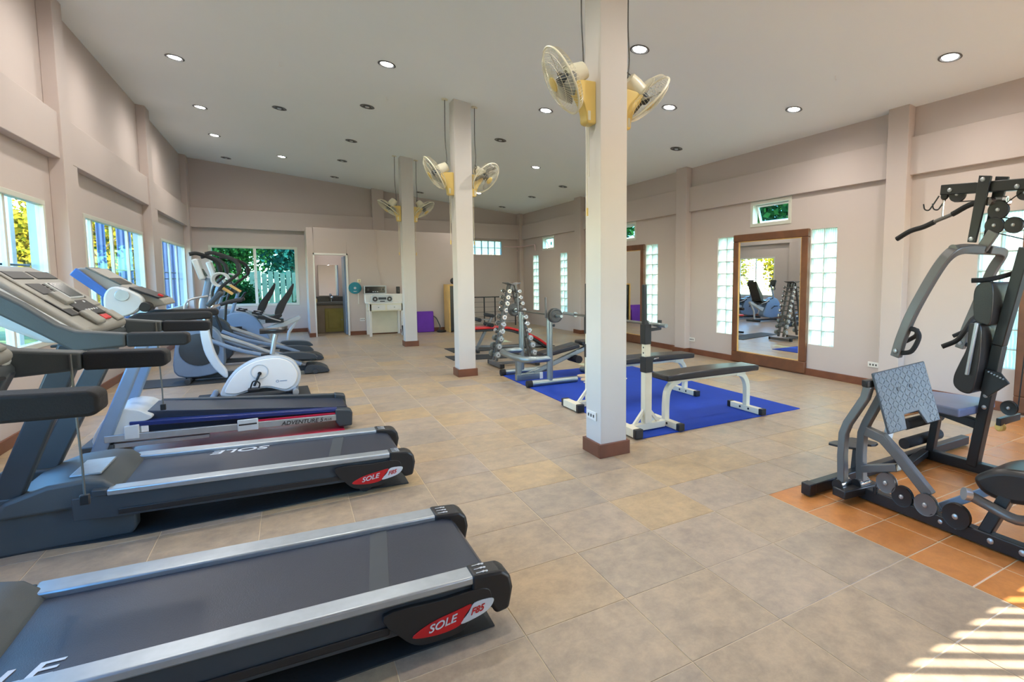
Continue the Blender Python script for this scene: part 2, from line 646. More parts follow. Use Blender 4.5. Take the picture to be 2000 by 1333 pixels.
for c in cells:
    if c not in near:
        rest.add([(v[0] + c[0] + .0025, v[1] + c[1] + .0025, v[2]) for v in TV], TF)
ro = []
for i in range(0, 13):
    for j in range(1, 13):
        x, y = OX0 + i * OP, OY0 - j * OP
        if y > .55 and seen(x + .15, y + .15):
            tileobj(OM, x + .003, y + .003)
        else:
            ro.append((x, y))
o = rest.build('tile_field', 'tile', fl, smooth=0, recalc=False)
o['kind'] = 'stuff'
rest = MB()
for c in ro:
    rest.add([(v[0] + c[0] + .003, v[1] + c[1] + .003, v[2]) for v in OV], OF)
o = rest.build('terracotta_tile_field', 'otile', fl, smooth=0, recalc=False)
o['kind'] = 'stuff'

LEFTW = [(.45, 3.36), (4.5, 7.41), (8.58, 11.55), (13.05, 15.72)]
WZ0, WZ1 = .76, 2.19
GB = [(.52, .94), (2.435, 2.855), (4.592, 5.014), (6.515, 6.935), (8.684, 9.106), (10.605, 11.025), (12.755, 13.177), (14.64, 15.062)]
GZ0, GZ1 = .455, 2.12
AW = [(1.28, 2.09), (5.37, 6.18), (9.46, 10.27), (13.52, 14.35)]
AZ0, AZ1 = 2.24, 2.645
BW = (-1.63, .25, .72, 2.235)
BG = (4.585, 5.86, 2.165, 2.585)
wl = struct(wall_mesh('x', XL - .12, XL, YR - .15, 16.2, lambda u: 4.42, [(a, b, WZ0, WZ1) for a, b in LEFTW]).build('wall_left', 'wall', smooth=0))
wr = struct(wall_mesh('x', XR, XR + .15, YR - .15, 16.2, lambda u: 3.56,
                      [(a, b, GZ0, GZ1) for a, b in GB] + [(a, b, AZ0, AZ1) for a, b in AW]).build('wall_right', 'wall', smooth=0))
wb = struct(wall_mesh('y', YB, YB + .15, XL, XR, lambda u: ceil_z(u) + .1,
                      [BW[:2] + BW[2:], BG[:2] + BG[2:], (1.55, 2.3, 1.1, 2.1)]).build('wall_back', 'wall', smooth=0))  # last hole is an unseen opening, added to let daylight into the washroom
RD = (3.7, 6.3, 0, 2.5)
wre = struct(wall_mesh('y', YR - .15, YR, XL, XR, lambda u: ceil_z(u) + .1, [RD]).build('wall_rear', 'wall', smooth=0))
ce = struct(MB().prism([(-2.2, ceil_z(-2.2)), (6.65, ceil_z(6.65)), (6.65, ceil_z(6.65) + .1), (-2.2, ceil_z(-2.2) + .1)], 'y', YR - .15, 16.2).build('ceiling', 'ceiling', smooth=0))

# beams and pilasters
MB().box(XL, -1.955, YR, YB, 2.65, 3.118).build('beam', 'wall', wl, .006, smooth=0)
for y0, y1, s in ((-.45, -.2, 0), (3.58, 3.86, .25), (7.62, 7.9, .24), (11.68, 12.0, .36), (15.72, 16.05, 0)):
    MB().box(XL, -1.93, y0, y1, 0, ceil_z(-1.93) + .02).build('pilaster', 'wall', wl, .006, smooth=0)
    if s:
        MB().box(XL, -1.957, y1, y1 + s, 0, 2.65).build('pilaster', 'wall', wl, .004, smooth=0)
MB().box(6.44, XR, YR, YB, 2.65, 3.097).build('beam', 'wall', wr, .006, smooth=0)
for y0, y1 in ((-.45, -.2), (3.6, 3.855), (7.65, 7.95), (11.75, 12.08), (15.8, 16.05)):
    MB().box(6.37, XR, y0, y1, 0, ceil_z(6.37) + .02).build('pilaster', 'wall', wr, .006, smooth=0)
MB().box(XL, XR, 15.9, YB, 2.65, 3.112).build('beam', 'wall', wb, .006, smooth=0)
MB().box(2.08, 2.38, 15.87, YB, 2.5, ceil_z(2.2) + .02).build('pilaster', 'wall', wb, .006, smooth=0)
MB().cyl((6.3, 15.85, 2.28), (6.3, 15.85, 2.33), .02, 8).build('pipe_clip', 'wall_pink', wb)
MB().tube(cat([(5.9, 16.0, 2.42), (6.25, 15.9, 2.42), (6.42, 15.6, 2.42), (6.44, 14.9, 2.44), (6.43, 14.75, 2.40), (6.43, 14.7, 2.25)], 5), .016, 8).build('pipe', 'wall_pink', wb)

# bathroom partition
PX0, PX1, PY = .42, 4.12, 14.45
wp = struct(wall_mesh('y', PY, PY + .12, PX0, PX1, lambda u: 2.635, [(.555, 1.27, 0, 2.0)]).build('wall_partition', 'wall', None, .01, smooth=0))
MB().box(PX0, PX0 + .11, PY + .12, YB, 0, 2.635).build('side_panel', 'wall', wp, .005, smooth=0)
MB().box(PX1 - .11, PX1, PY + .12, YB, 0, 2.635).build('side_panel', 'wall', wp, .005, smooth=0)
MB().box(PX0 + .11, PX1 - .11, PY + .12, YB, 2.56, 2.635).build('roof_slab', 'wall', wp, smooth=0)
d1 = struct(bpy.data.objects.new('door_1', None), 'white framed doorway into the small washroom')
COL.objects.link(d1)
for nm, b in (('jamb', (.54, .57, PY - .02, PY + .13, 0, 2.03)), ('jamb', (1.255, 1.29, PY - .02, PY + .13, 0, 2.03)), ('lintel', (.54, 1.29, PY - .02, PY + .13, 1.985, 2.03))):
    MB().box(*b).build(nm, 'white', d1, .004, smooth=0)
MB().box(1.215, 1.253, PY + .14, PY + .82, .01, 1.97).build('door_leaf', 'bluegrey', d1, .004, smooth=0)

# skirting
def skirt(name, boxes):
    mb = MB()
    for b in boxes: mb.box(*b)
    return struct(mb.build(name, 'base', None, .004, smooth=0))
skirt('baseboard_right', [(6.47, 6.5, YR, 3.6, 0, .1), (6.34, 6.5, 3.57, 3.885, 0, .1), (6.47, 6.5, 3.885, 7.62, 0, .1), (6.34, 6.5, 7.62, 7.98, 0, .1), (6.47, 6.5, 7.98, 11.72, 0, .1), (6.34, 6.5, 11.72, 12.11, 0, .1)])
skirt('baseboard_left', [(XL, XL + .02, YR, 15.7, 0, .1)])
skirt('baseboard_back', [(XL, PX0, YB - .02, YB, 0, .1), (PX0 - .0, .54, PY - .02, PY, 0, .1), (1.29, PX1, PY - .02, PY, 0, .1), (PX0 - .02, PX0, PY - .02, YB, 0, .1)])

# free-standing pillars
for i, (cx, cy) in enumerate(((2.185, 3.605), (2.185, 7.59), (2.175, 11.56))):
    h = .12
    t = struct(MB().box(cx - h, cx + h, cy - h, cy + h, 0, ceil_z(cx) + .02).build('pillar', 'pillar', None, .006, smooth=0),
               ('white square pillar nearest the camera with brown skirting', 'white square pillar in the middle of the row', 'white square pillar farthest from the camera')[i])
    s = h + .022
    ORG[t.name] = (0, 0, 0)
    for b in ((cx - s, cx + s, cy - s, cy - h, 0, .11), (cx - s, cx + s, cy + h, cy + s, 0, .11), (cx - s, cx - h, cy - h, cy + h, 0, .11), (cx + h, cx + s, cy - h, cy + h, 0, .11)):
        MB().box(*b).build('skirting_board', 'base', t, .003, smooth=0)

WN = [0]
def win_root(label):
    WN[0] += 1
    o = bpy.data.objects.new('window_%d' % WN[0], None)
    COL.objects.link(o)
    return struct(o, label)

def left_window(y0, y1, mull, label):
    r = win_root(label)
    x0, x1 = XL - .05, XL + .012
    MB().box(XL - .12, XL - .05, y1 - .004, y1 + .002, WZ0, WZ1).build('reveal', 'reveal', r, smooth=0)
    MB().box(XL - .20, XL - .05, y0, y1, WZ0 - .05, WZ0 - .002).build('sill', 'reveal', r, smooth=0)
    fw = .05
    for b in ((x0, x1, y0, y1, WZ1 - fw, WZ1), (x0, x1, y0, y1, WZ0, WZ0 + fw), (x0, x1, y0, y0 + fw, WZ0 + fw, WZ1 - fw), (x0, x1, y1 - fw, y1, WZ0 + fw, WZ1 - fw)):
        MB().box(*b).build('frame', 'winframe', r, .004, smooth=0)
    for ym in mull:
        MB().box(x0 + .008, x1 - .02, ym - .025, ym + .025, WZ0 + fw, WZ1 - fw).build('mullion', 'winframe', r, .003, smooth=0)
    ed = [y0 + fw] + list(mull) + [y1 - fw]
    for a, b in zip(ed[:-1], ed[1:]):
        a2 = a + (.025 if a != ed[0] else 0)
        b2 = b - (.025 if b != ed[-1] else 0)
        MB().box(XL - .026, XL - .021, a2, b2, WZ0 + fw, WZ1 - fw).build('pane', 'glass', r, smooth=0)
    for z in (1.545, 1.41):
        MB().cyl((XL - .13, y0 + .03, z), (XL - .13, y1 - .03, z), .011, 8).build('grille_bar', 'grille', r)
left_window(*LEFTW[0], (1.4, 2.35), 'sliding window on the left wall beside the camera')
left_window(*LEFTW[1], (5.47, 6.56), 'nearest left-wall sliding window with yellow trees outside')
left_window(*LEFTW[2], (8.93, 9.84, 10.66), 'middle left-wall window behind the blue-backed treadmill console')
left_window(*LEFTW[3], (13.95, 14.76), 'farthest left-wall window showing deep blue sheets outside')
# back window with garden view
r = win_root('white framed sliding window in the back wall with garden view')
a, b, z0, z1 = BW
for q in ((a, b, YB - .012, YB + .1, z1 - .06, z1), (a, b, YB - .012, YB + .1, z0, z0 + .06), (a, a + .06, YB - .012, YB + .1, z0 + .06, z1 - .06), (b - .07, b, YB - .012, YB + .1, z0 + .06, z1 - .06)):
    MB().box(*q).build('frame', 'winframe', r, .004, smooth=0)
MB().box(-.72, -.66, YB + .0, YB + .09, z0 + .06, z1 - .06).build('mullion', 'white', r, .003, smooth=0)
MB().box(-.725, -.665, YB - .02, YB + .0, 1.42, 1.52).build('latch', 'white', r, .004)
MB().box(a + .06, -.72, YB + .04, YB + .046, z0 + .06, z1 - .06).build('pane', 'glasst', r, smooth=0)
MB().box(-.66, b - .07, YB + .06, YB + .066, z0 + .06, z1 - .06).build('pane', 'glasst', r, smooth=0)

# glass-block panels
def block_mesh():
    mb = MB().box(-.04, .04, -.1, .1, -.099, .099)
    o = mb.build('glass_block', 'block', None, .012, smooth=35)
    return o
GBP = block_mesh()
def gb_panel(label, nx, nz, place, pitch_u, pitch_z, rot, mortar):
    r = win_root(label)
    mo = mortar.build('mortar', 'mortar', r, smooth=0)
    for i in range(nx):
        for j in range(nz):
            c = GBP.copy()
            COL.objects.link(c)
            c.parent = r
            c.location = place(i, j)
            c.rotation_euler = (0, 0, rot)
    return r
GBL = ['glass-block strip at the camera side of the mirror behind the multi-gym', 'glass-block strip seen behind the multi-gym backrest',
       'glass-block strip right of the large wall mirror', 'glass-block strip left of the large wall mirror',
       'glass-block strip right of the mirror half hidden by the pillar', 'glass-block strip hidden behind the near pillar',
       'narrow glass-block strip behind the barbell rack', 'narrow glass-block strip nearest the back right corner']
for (a, b), lb in zip(GB, GBL):
    pu, pz = (b - a) / 2, (GZ1 - GZ0) / 8
    mo = MB()
    for i in range(1, 2):
        mo.box(XR + .015, XR + .1, a + i * pu - .006, a + i * pu + .006, GZ0, GZ1)
    for j in range(1, 8):
        mo.box(XR + .016, XR + .099, a, b, GZ0 + j * pz - .006, GZ0 + j * pz + .006)
    gb_panel(lb, 2, 8, lambda i, j: (XR + .055, a + (i + .5) * pu, GZ0 + (j + .5) * pz), pu, pz, 0, mo)
a, b, z0, z1 = BG
pu, pz = (b - a) / 6, (z1 - z0) / 2
mo = MB()
for i in range(1, 6):
    mo.box(a + i * pu - .006, a + i * pu + .006, YB + .015, YB + .1, z0, z1)
mo.box(a, b, YB + .016, YB + .099, z0 + pz - .006, z0 + pz + .006)
gb_panel('wide two-row glass-block window high on the back wall', 6, 2, lambda i, j: (a + (i + .5) * pu, YB + .055, z0 + (j + .5) * pz), pu, pz, math.pi / 2, mo)
bpy.data.objects.remove(GBP)

# small awning windows under the right beam
for (y0, y1), lb in zip(AW, ('small awning window above the multi-gym mirror', 'small open awning window above the large wall mirror', 'small awning window half hidden behind the near pillar', 'small awning window between the far glass-block strips')):
    r = win_root(lb)
    f = .055
    for q in ((y0, y1, AZ1 - f, AZ1), (y0, y1, AZ0, AZ0 + f), (y0, y0 + f, AZ0 + f, AZ1 - f), (y1 - f, y1, AZ0 + f, AZ1 - f)):
        MB().box(XR - .012, XR + .1, *q).build('frame', 'winframe', r, .004, smooth=0)
    a, b, c, d = y0 + f + .004, y1 - f - .004, AZ0 + f + .004, AZ1 - f - .004
    th = .35
    piv = Vector((XR + .075, 0, d))
    rot = Matrix.Translation(piv) @ Matrix.Rotation(-th, 4, 'Y') @ Matrix.Translation(-piv)
    s = .028
    for q in ((a, b, d - s, d), (a, b, c, c + s), (a, a + s, c + s, d - s), (b - s, b, c + s, d - s)):
        MB().box(XR + .06, XR + .09, *q).xf(rot).build('sash', 'white', r, smooth=0)
    MB().box(XR + .072, XR + .077, a + s, b - s, c + s, d - s).xf(rot).build('pane', 'glasst', r, smooth=0)

# glazed doors and window of the rear wall (behind the camera): daylight and the barred sun patch
r = win_root('barred glazed doors behind the camera')
for i in range(int((RD[1] - RD[0]) / .148)):
    x = RD[0] + .05 + i * .148
    MB().box(x, x + .052, YR - .1, YR - .085, .0, RD[3]).build('grille_bar', 'grille', r, smooth=0)
# ground outside
struct(MB().box(-30, 40, -30, 45, -.5, -.3).build('ground_outside', 'grass', smooth=0), 'grass outside the windows')
struct(MB().box(-3, 14, -9, YR - .16, -.3, -.02).build('bounce_paving', 'paving', smooth=0), 'unseen paving added to bounce warm light through the rear doors')  # out-of-view slab, added so sunlight bounces warm into the room

# ================================================================== CARDIO MACHINES
def ring2d(cx, cy, rx, ry, n=24, a0=0., a1=2 * math.pi):
    return [(cx + rx * math.cos(a0 + (a1 - a0) * i / n), cy + ry * math.sin(a0 + (a1 - a0) * i / n)) for i in range(n)]

def sole(xr, y0, label):
    t = thing('treadmill', label, 'treadmill', (xr - .6, y0 + .34, 0), 'treadmills in the left row')
    X = lambda v: v + xr - .70
    Y = lambda v: v + y0
    def pr(pts, a, b, nm, mt, bev=.006, par=t, **k):
        return MB().prism([(X(p[0]), p[1]) for p in pts], 'y', Y(a), Y(b)).build(nm, mt, par, bev, **k)
    zr = lambda x: .25 + (.57 - x) * .032
    # deck
    sk = [(-.98, zr(-.98) - .03), (.62, zr(.62) - .03), (.62, .105), (.3, .10), (-.8, .135), (-.98, .15)]
    for a, b in ((.014, .034), (.696, .716)):
        o = pr(sk, a, b, 'side_skirt', 'graphite', .004)
    MB().bar((X(-.8), Y(.010), .165), (X(.26), Y(.010), .135), .008, .03).build('ridge', 'black', bpy.data.objects[o.name], .003)
    bp = [(-.86, zr(-.86) - .022), (.60, zr(.60) - .022), (.645, zr(.6) - .034), (.668, zr(.6) - .062), (.655, zr(.6) - .092), (.60, zr(.6) - .105), (-.86, zr(-.86) - .1)]
    belt = pr(bp, .092, .62, 'running_belt', 'belt', .004)
    MB().bar((X(.24), Y(.092), zr(.24) - .0214), (X(.31), Y(.62), zr(.31) - .0214), .07, .0012).build('belt_patch', 'graphite', belt, 0)
    for a, b in ((0, .092), (.62, .73)):
        pr([(-.84, zr(-.84)), (.575, zr(.575)), (.575, zr(.575) - .034), (-.84, zr(-.84) - .034)], a, b, 'foot_rail', 'alu', .008)
        pr([(-.9, zr(-.9) + .004), (-.84, zr(-.84)), (-.84, zr(-.84) - .03), (-.9, zr(-.9) - .03)], a + .004, b - .02, 'rail_end', 'graphite', .004)
    for a, b, f in ((-.006, .098, -1), (.614, .736, 1)):
        c = pr([(.565, .256), (.69, .243), (.722, .215), (.732, .16), (.715, .075), (.66, .068), (.64, .105), (.565, .11)], a, b, 'end_cap', 'black', .014, seg=3)
        for k in range(3):
            yy = Y(a + .018 + k * .03)
            for q in (0, 1, 2):
                MB().bar((X(.585 + q * .012), yy, .2553 - q * .001), (X(.597 + q * .012), yy + .003 * q, .2543 - q * .001), .004 + .006 * (q == 2), .0016).build('warning_symbol', 'lettering', c, 0, smooth=0)
            MB().cyl((X(.628), yy + .004, .248), (X(.628), yy + .004, .2515), .006, 8).build('warning_symbol', 'lettering', c, 0)
    bd = cat([(.24, .205), (.45, .20), (.61, .196), (.64, .15), (.62, .11), (.56, .09), (.52, .05), (.44, .042), (.36, .05), (.30, .10)], 4, True)
    pl = pr(bd, -.008, .014, 'badge_panel', 'black', .003)
    red = cat([(.335, .09), (.40, .125), (.50, .142), (.558, .148), (.53, .11), (.508, .078), (.43, .07)], 4, True)
    pr(red, -.0115, -.008, 'badge', 'redink', .001, par=pl)
    wh = cat([(.515, .082), (.545, .118), (.57, .15), (.63, .150), (.648, .138), (.63, .11), (.59, .092)], 4, True)
    pr(wh, -.0118, -.008, 'badge', 'lettering', .001, par=pl)
    text('badge_lettering', 'SOLE', .042, 'lettering', pl, (X(.392), Y(-.0125), .088), (1, 0, .13), (0, 0, 1), shear=.25, sx=1.1)
    text('badge_lettering', 'F85', .036, 'redink', pl, (X(.552), Y(-.0128), .105), (1, 0, .13), (0, 0, 1), shear=.35, sx=1.0)
    MB().cyl((X(.42), Y(.05), .045), (X(.42), Y(.68), .045), .045, 14).build('transport_wheel', 'rubber', t)
    # hood
    hd = [(-1.3, .20), (-1.24, .29), (-1.08, .345), (-.93, .352), (-.86, .335), (-.79, .268), (-.79, .20)]
    h = pr(hd, .05, .68, 'motor_hood', 'charcoal', .02, seg=3)
    MB().bar((X(-.95), Y(.14), .353), (X(-.95), Y(.44), .353), .13, .012).build('hood_badge', 'alu', h, .004)
    # base
    ft = [(-1.42, 0), (-.77, 0), (-.745, .03), (-.742, .135), (-.80, .165), (-.95, .262), (-1.15, .30), (-1.42, .315)]
    for a, b in ((.085, .18), (.55, .645)):
        o = pr(ft, a, b, 'base_foot', 'charcoal', .012, seg=3)
    MB().box(X(-1.40), X(-1.25), Y(.18), Y(.55), .03, .2).build('front_crossmember', 'graphite', t, .01)
    for a, b in ((.09, -.05), (.58, .72)):
        q = MB()
        lo, hi = [(-1.30, .29), (-1.19, .27)], [(-.862, 1.08), (-.965, 1.09)]
        vs = []
        for yy, pp in ((a, lo), (b, hi)):
            for (x_, z_) in pp:
                for w_ in (0, .06):
                    vs.append((X(x_), Y(yy + w_), z_))
        # lo: 0..3, hi: 4..7 (front/rear pairs)
        q.add(vs, [(0, 1, 3, 2), (4, 6, 7, 5), (0, 6, 4, 2), (1, 3, 5, 7), (2, 4, 5, 3), (0, 1, 7, 6)]).build('upright', 'graphite', t, .010, seg=2)
    # arms
    S_ = lambda x_, z_: (x_ * .968 + .032, 1.415 - (1.415 - z_) * .968)
    arm = [S_(*p) for p in ((-.747, 1.055), (-.95, 1.04), (-1.06, 1.13), (-1.21, 1.245), (-1.34, 1.34), (-1.40, 1.42), (-1.32, 1.43), (-1.21, 1.355), (-1.126, 1.293), (-1.01, 1.185), (-.94, 1.148), (-.747, 1.125))]
    for a, b in ((-.13, -.045), (.775, .86)):
        o = pr(arm, a, b, 'handrail', 'charcoal', .012, seg=3)
        pr([S_(*p) for p in ((-.745, 1.053), (-.745, 1.127), (-.50, 1.118), (-.484, 1.105), (-.484, 1.060), (-.50, 1.048))], a - .002, b + .002, 'grip', 'rubber', .012, par=o, seg=3)
    MB().cyl((X(-.90), Y(-.06), 1.085), (X(-.90), Y(.79), 1.085), .032, 12).build('crossbar', 'charcoal', t)
    MB().box(X(-1.02), X(-.86), Y(.05), Y(.68), 1.062, 1.075).build('accessory_tray', 'black', t, .005)
    # console
    cp = [(-.88, 1.105), (-.85, 1.145), (-.87, 1.165), (-1.20, 1.448), (-1.27, 1.482), (-1.34, 1.475), (-1.37, 1.42), (-1.15, 1.21), (-1.0, 1.12)]
    c = pr(cp, -.03, .76, 'console', 'greyplastic', .03, seg=4)
    for a, b in ((-.05, .02), (.71, .78)):
        pr([(p[0] - .015, p[1] - .022) for p in cp], a, b, 'console_cheek', 'litegrey', .018, par=c, seg=3)
    d = Vector((-.33, 0, .283)).normalized()
    nrm = Vector((-d.z, 0, d.x))
    if nrm.z < 0: nrm = -nrm
    o0 = Vector((X(-.865), Y(0), 1.161))
    def panel(u0, u1, v0, v1, hgt, nm, mt, par=c, bev=.004, z=0.):
        u0, u1 = u0 * .82, u1 * .82
        p0 = o0 + d * u0 + Vector((0, (v0 + v1) / 2, 0)) + nrm * (z + hgt / 2 - .001)
        p1 = o0 + d * u1 + Vector((0, (v0 + v1) / 2, 0)) + nrm * (z + hgt / 2 - .001)
        return MB().bar(p0, p1, v1 - v0, hgt, nrm).build(nm, mt, par, bev)
    panel(.17, .53, .07, .72, .010, 'fascia', 'greyplastic', c, .01)
    sc = panel(.25, .41, .36, .60, .020, 'display_bezel', 'litegrey')
    panel(.26, .40, .375, .585, .004, 'display_screen', 'screen', sc, .001, .019)
    panel(.305, .415, .13, .31, .014, 'speaker_grille', 'black', c, .01)
    panel(.455, .535, .40, .70, .014, 'speaker_grille', 'black', c, .01)
    panel(.455, .535, .10, .36, .014, 'speaker_grille', 'black', c, .01)
    panel(.085, .235, .23, .56, .014, 'button_panel', 'black', c, .006)
    for k in range(5):
        panel(.125, .137, .30 + k * .045, .322 + k * .045, .006, 'button', 'lettering', c, .001, .013)
    for k in range(2):
        panel(.20, .215, .31 + k * .15, .33 + k * .15, .006, 'button', 'lettering', c, .001, .013)
    for k in range(7):
        panel(.25 + k * .023, .266 + k * .023, .615, .645, .005, 'button', 'black', c, .001, .009)
        panel(.25 + k * .023, .266 + k * .023, .33, .352, .005, 'button', 'black', c, .001, .009)
    panel(.03, .075, .40, .52, .014, 'safety_key', 'red', c, .004)
    panel(.20, .31, .18, .29, .032, 'reading_rack', 'greyplastic', c, .008)
    panel(.11, .27, .06, .175, .008, 'cup_well', 'black', c, .01)
    panel(.0, .125, .17, .30, .03, 'palm_rest', 'greyplastic', c, .012)
    panel(.0, .10, .57, .70, .018, 'palm_rest', 'greyplastic', c, .008)
    MB().cyl((X(-.87), Y(-.055), 1.118), (X(-.87), Y(.05), 1.118), .032, 16).build('fan_nozzle', 'greyplastic', c, .008)
    MB().box(X(-1.42), X(-1.345), Y(-.02), Y(.75), 1.35, 1.44).build('console_back', 'bluegrey', c, .02)
    # lanyard
    MB().tube(cat([(X(-.72), Y(.77), 1.13), (X(-.715), Y(.765), .9), (X(-.71), Y(.765), .7), (X(-.71), Y(.765), .58)], 4), .0045, 6).build('lanyard', 'cord', t)
    MB().box(X(-.725), X(-.695), Y(.755), Y(.775), .545, .585).build('lanyard_clip', 'black', t, .004)
    return t

T1 = sole(.705, 1.95, 'nearest black treadmill cut off by the left edge of the photo')
T2 = copytree(T1)
T2.location = Vector(T1.location) + Vector((-.037, 1.73, 0))
T2['label'] = 'second black treadmill from the camera, grey console with speakers'

def belt_of(t): return [c for c in t.children if c.name.startswith('running_belt')][0]
text('belt_lettering', 'SOLE', .108, 'lettering', belt_of(T1), (-.955, 2.062, .25 + (.57 + .955) * .032 - .0214 + .001), (1, 0, -.032), (0, 1, 0), shear=.2, sx=1.3, extrude=.0006)
bt = belt_of(T2)
ORG[bt.name] = ORG[belt_of(T1).name]
text('belt_lettering', 'SOLE', .108, 'lettering', bt, (-.15 + .037, 4.285 - 1.73, .25 + (.57 + .15) * .032 - .0214), (-1, 0, .032), (0, -1, 0), shear=.2, sx=1.3, extrude=.0006)

def mat_sheet(x0, x1, y0, y1, amp, th, n=40):
    pts = []
    for i in range(n + 1):
        u = i / n
        pts.append((x0 + (x1 - x0) * u, y0 + amp * (math.sin(u * 9 + 1) + .6 * math.sin(u * 17)) * (1 - u * .6)))
    pts += [(x1 + .005, y1), (x0, y1)]
    return MB().prism(pts, 'z', .0005, th)
tag(mat_sheet(-1.35, .665, 1.975, 2.72, .004, .007).build('floor_mat', 'matrub', None, smooth=0), 'black rubber mat under the nearest treadmill', 'mat', 'equipment mats')
tag(mat_sheet(-1.4, .66, 3.735, 4.44, .022, .007).build('floor_mat', 'matrub', None, smooth=0), 'wavy-edged black rubber mat under the second treadmill', 'mat', 'equipment mats')

# ---- third treadmill: blue-backed console, red mat, silver rail lettering
t = thing('treadmill', 'silver and blue treadmill with printed side rail standing on red mat', 'treadmill', (-.4, 5.7, 0), 'treadmills in the left row')
y0, y1 = 5.42, 5.99
MB().prism([(-1.02, .345), (.43, .20), (.43, .10), (-1.02, .16)], 'y', y0 + .08, y1 - .06).build('running_belt', 'belt', t, .006)
MB().prism([(-1.0, .35), (.44, .235), (.44, .17), (-1.0, .27)], 'y', y1 - .06, y1).build('foot_rail', 'graphite', t, .008)
MB().prism([(-1.12, .285), (.35, .205), (.35, .172), (-1.12, .245)], 'y', y0, y0 + .08).build('foot_rail', 'navy', t, .008)
MB().prism([(-.3, .185), (.33, .168), (.33, .152), (-.3, .168)], 'y', y0 - .004, y0 + .01).build('side_stripe', 'redmat', t, .002)
sr_ = MB().prism([(-1.27, .195), (.345, .150), (.345, .095), (-1.27, .14)], 'y', y0 - .015, y0 + .02).build('side_rail', 'alu', t, .004)
text('rail_lettering', 'ADVENTURE 5', .05, 'ink', sr_, (-.10, y0 - .0165, .112), (1, 0, -.028), (0, 0, 1), shear=.25, sx=1.0)
text('rail_lettering', 'PLUS', .028, 'ink', sr_, (.235, y0 - .0165, .108), (1, 0, -.028), (0, 0, 1), shear=.25, sx=1.0)
hb = MB().box(-.42, -.27, y0 - .028, y0 - .014, .105, .205).build('lift_handle', 'litegrey', sr_, .006)
MB().box(-.41, -.28, y0 - .030, y0 - .026, .155, .168).build('slot', 'black', hb, .002)
MB().prism([(-1.15, .255), (-1.06, .26), (-1.06, .15), (-1.15, .15)], 'y', y0 - .02, y0 + .06).build('hinge_block', 'litegrey', t, .005)
MB().prism([(.33, .20), (.455, .185), (.475, .16), (.468, .03), (.36, .03), (.33, .08)], 'y', y0 - .02, y0 + .1).build('end_cap', 'graphite', t, .014, seg=3)
MB().prism([(.36, .25), (.455, .23), (.465, .06), (.36, .06)], 'y', y1 - .1, y1 + .02).build('end_cap', 'graphite', t, .012)
MB().prism([(.44, .19), (.455, .15), (.44, .07), (.40, .07), (.40, .2)], 'y', y0 + .1, y1 - .1).build('roller', 'black', t, .01)
MB().prism([(-1.27, .12), (-.62, .105), (-.62, .075), (-1.27, .08)], 'y', y0 + .02, y0 + .07).build('lift_strut', 'alu', t, .004)
MB().prism(cat([(-1.34, .13), (-1.29, .29), (-1.2, .385), (-1.08, .375), (-1.02, .34), (-.98, .30), (-1.1, .24), (-1.15, .16)], 4, True), 'y', y0 + .01, y1).build('motor_hood', 'litegrey', t, .01)
for a in (y0 - .01, y1 - .06):
    MB().prism([(-1.38, .02), (-1.28, .02), (-.93, 1.0), (-1.0, 1.02)], 'y', a, a + .06).build('upright', 'bluegrey', t, .014, seg=3)
MB().box(-1.42, -1.22, y0, y1, .01, .12).build('base', 'graphite', t, .01)
cs = MB().prism([(-1.41, 1.44), (-1.37, 1.50), (-1.30, 1.497), (-1.12, 1.36), (-.88, 1.245), (-.86, 1.20), (-.98, 1.17), (-1.2, 1.265)], 'y', y0 + .12, y1 - .02).build('console', 'greyplastic', t, .014, seg=3)
MB().prism([(-1.415, 1.445), (-1.375, 1.497), (-1.19, 1.30), (-1.215, 1.25)], 'y', y0 + .08, y0 + .12).build('console_back_panel', 'bluep', cs, .006)
MB().bar((-1.33, (y0 + y1) / 2, 1.502), (-1.13, (y0 + y1) / 2, 1.368), .34, .01, (1, 0, 1)).build('display_screen', 'screen', cs, .003)
MB().bar((-1.08, (y0 + y1) / 2, 1.345), (-.90, (y0 + y1) / 2, 1.258), .40, .012, (1, 0, 1)).build('button_panel', 'black', cs, .004)
lo = MB().prism(cat([(-1.22, 1.27), (-1.17, 1.35), (-1.08, 1.33), (-1.0, 1.27), (-1.0, 1.2), (-1.07, 1.13), (-1.2, 1.12)], 4, True), 'y', y0 + .02, y0 + .14).build('console_side', 'litegrey', cs, .012)
MB().lathe([(.045, 0), (.045, .012)], (-1.11, y0 + .012, 1.285), (0, 1, 0), 20).build('cup_holder', 'alu', lo, .003)
MB().cyl((-.98, y0 + .02, 1.19), (-.98, y0 + .2, 1.19), .04, 14).build('grip_roller', 'black', cs, .006)
MB().bar((-.93, (y0 + y1) / 2 - .05, 1.28), (-.90, (y0 + y1) / 2 - .05, 1.262), .05, .03).build('safety_key', 'red', cs, .004)
for a in (y0, y1 - .07):
    MB().prism([(-1.08, 1.115), (-1.02, 1.145), (-.57, 1.143), (-.553, 1.12), (-.56, 1.08), (-1.0, 1.065), (-1.09, 1.075)], 'y', a, a + .07).build('handrail', 'rubber', t, .014, seg=3)
tag(MB().prism([(-1.15, 5.36), (.40, 5.36), (.40, 6.05), (-1.15, 6.05)], 'z', .0005, .010).build('floor_mat', 'redmat', None, .002, smooth=0), 'glossy crimson mat under the silver and blue treadmill', 'mat', 'equipment mats')

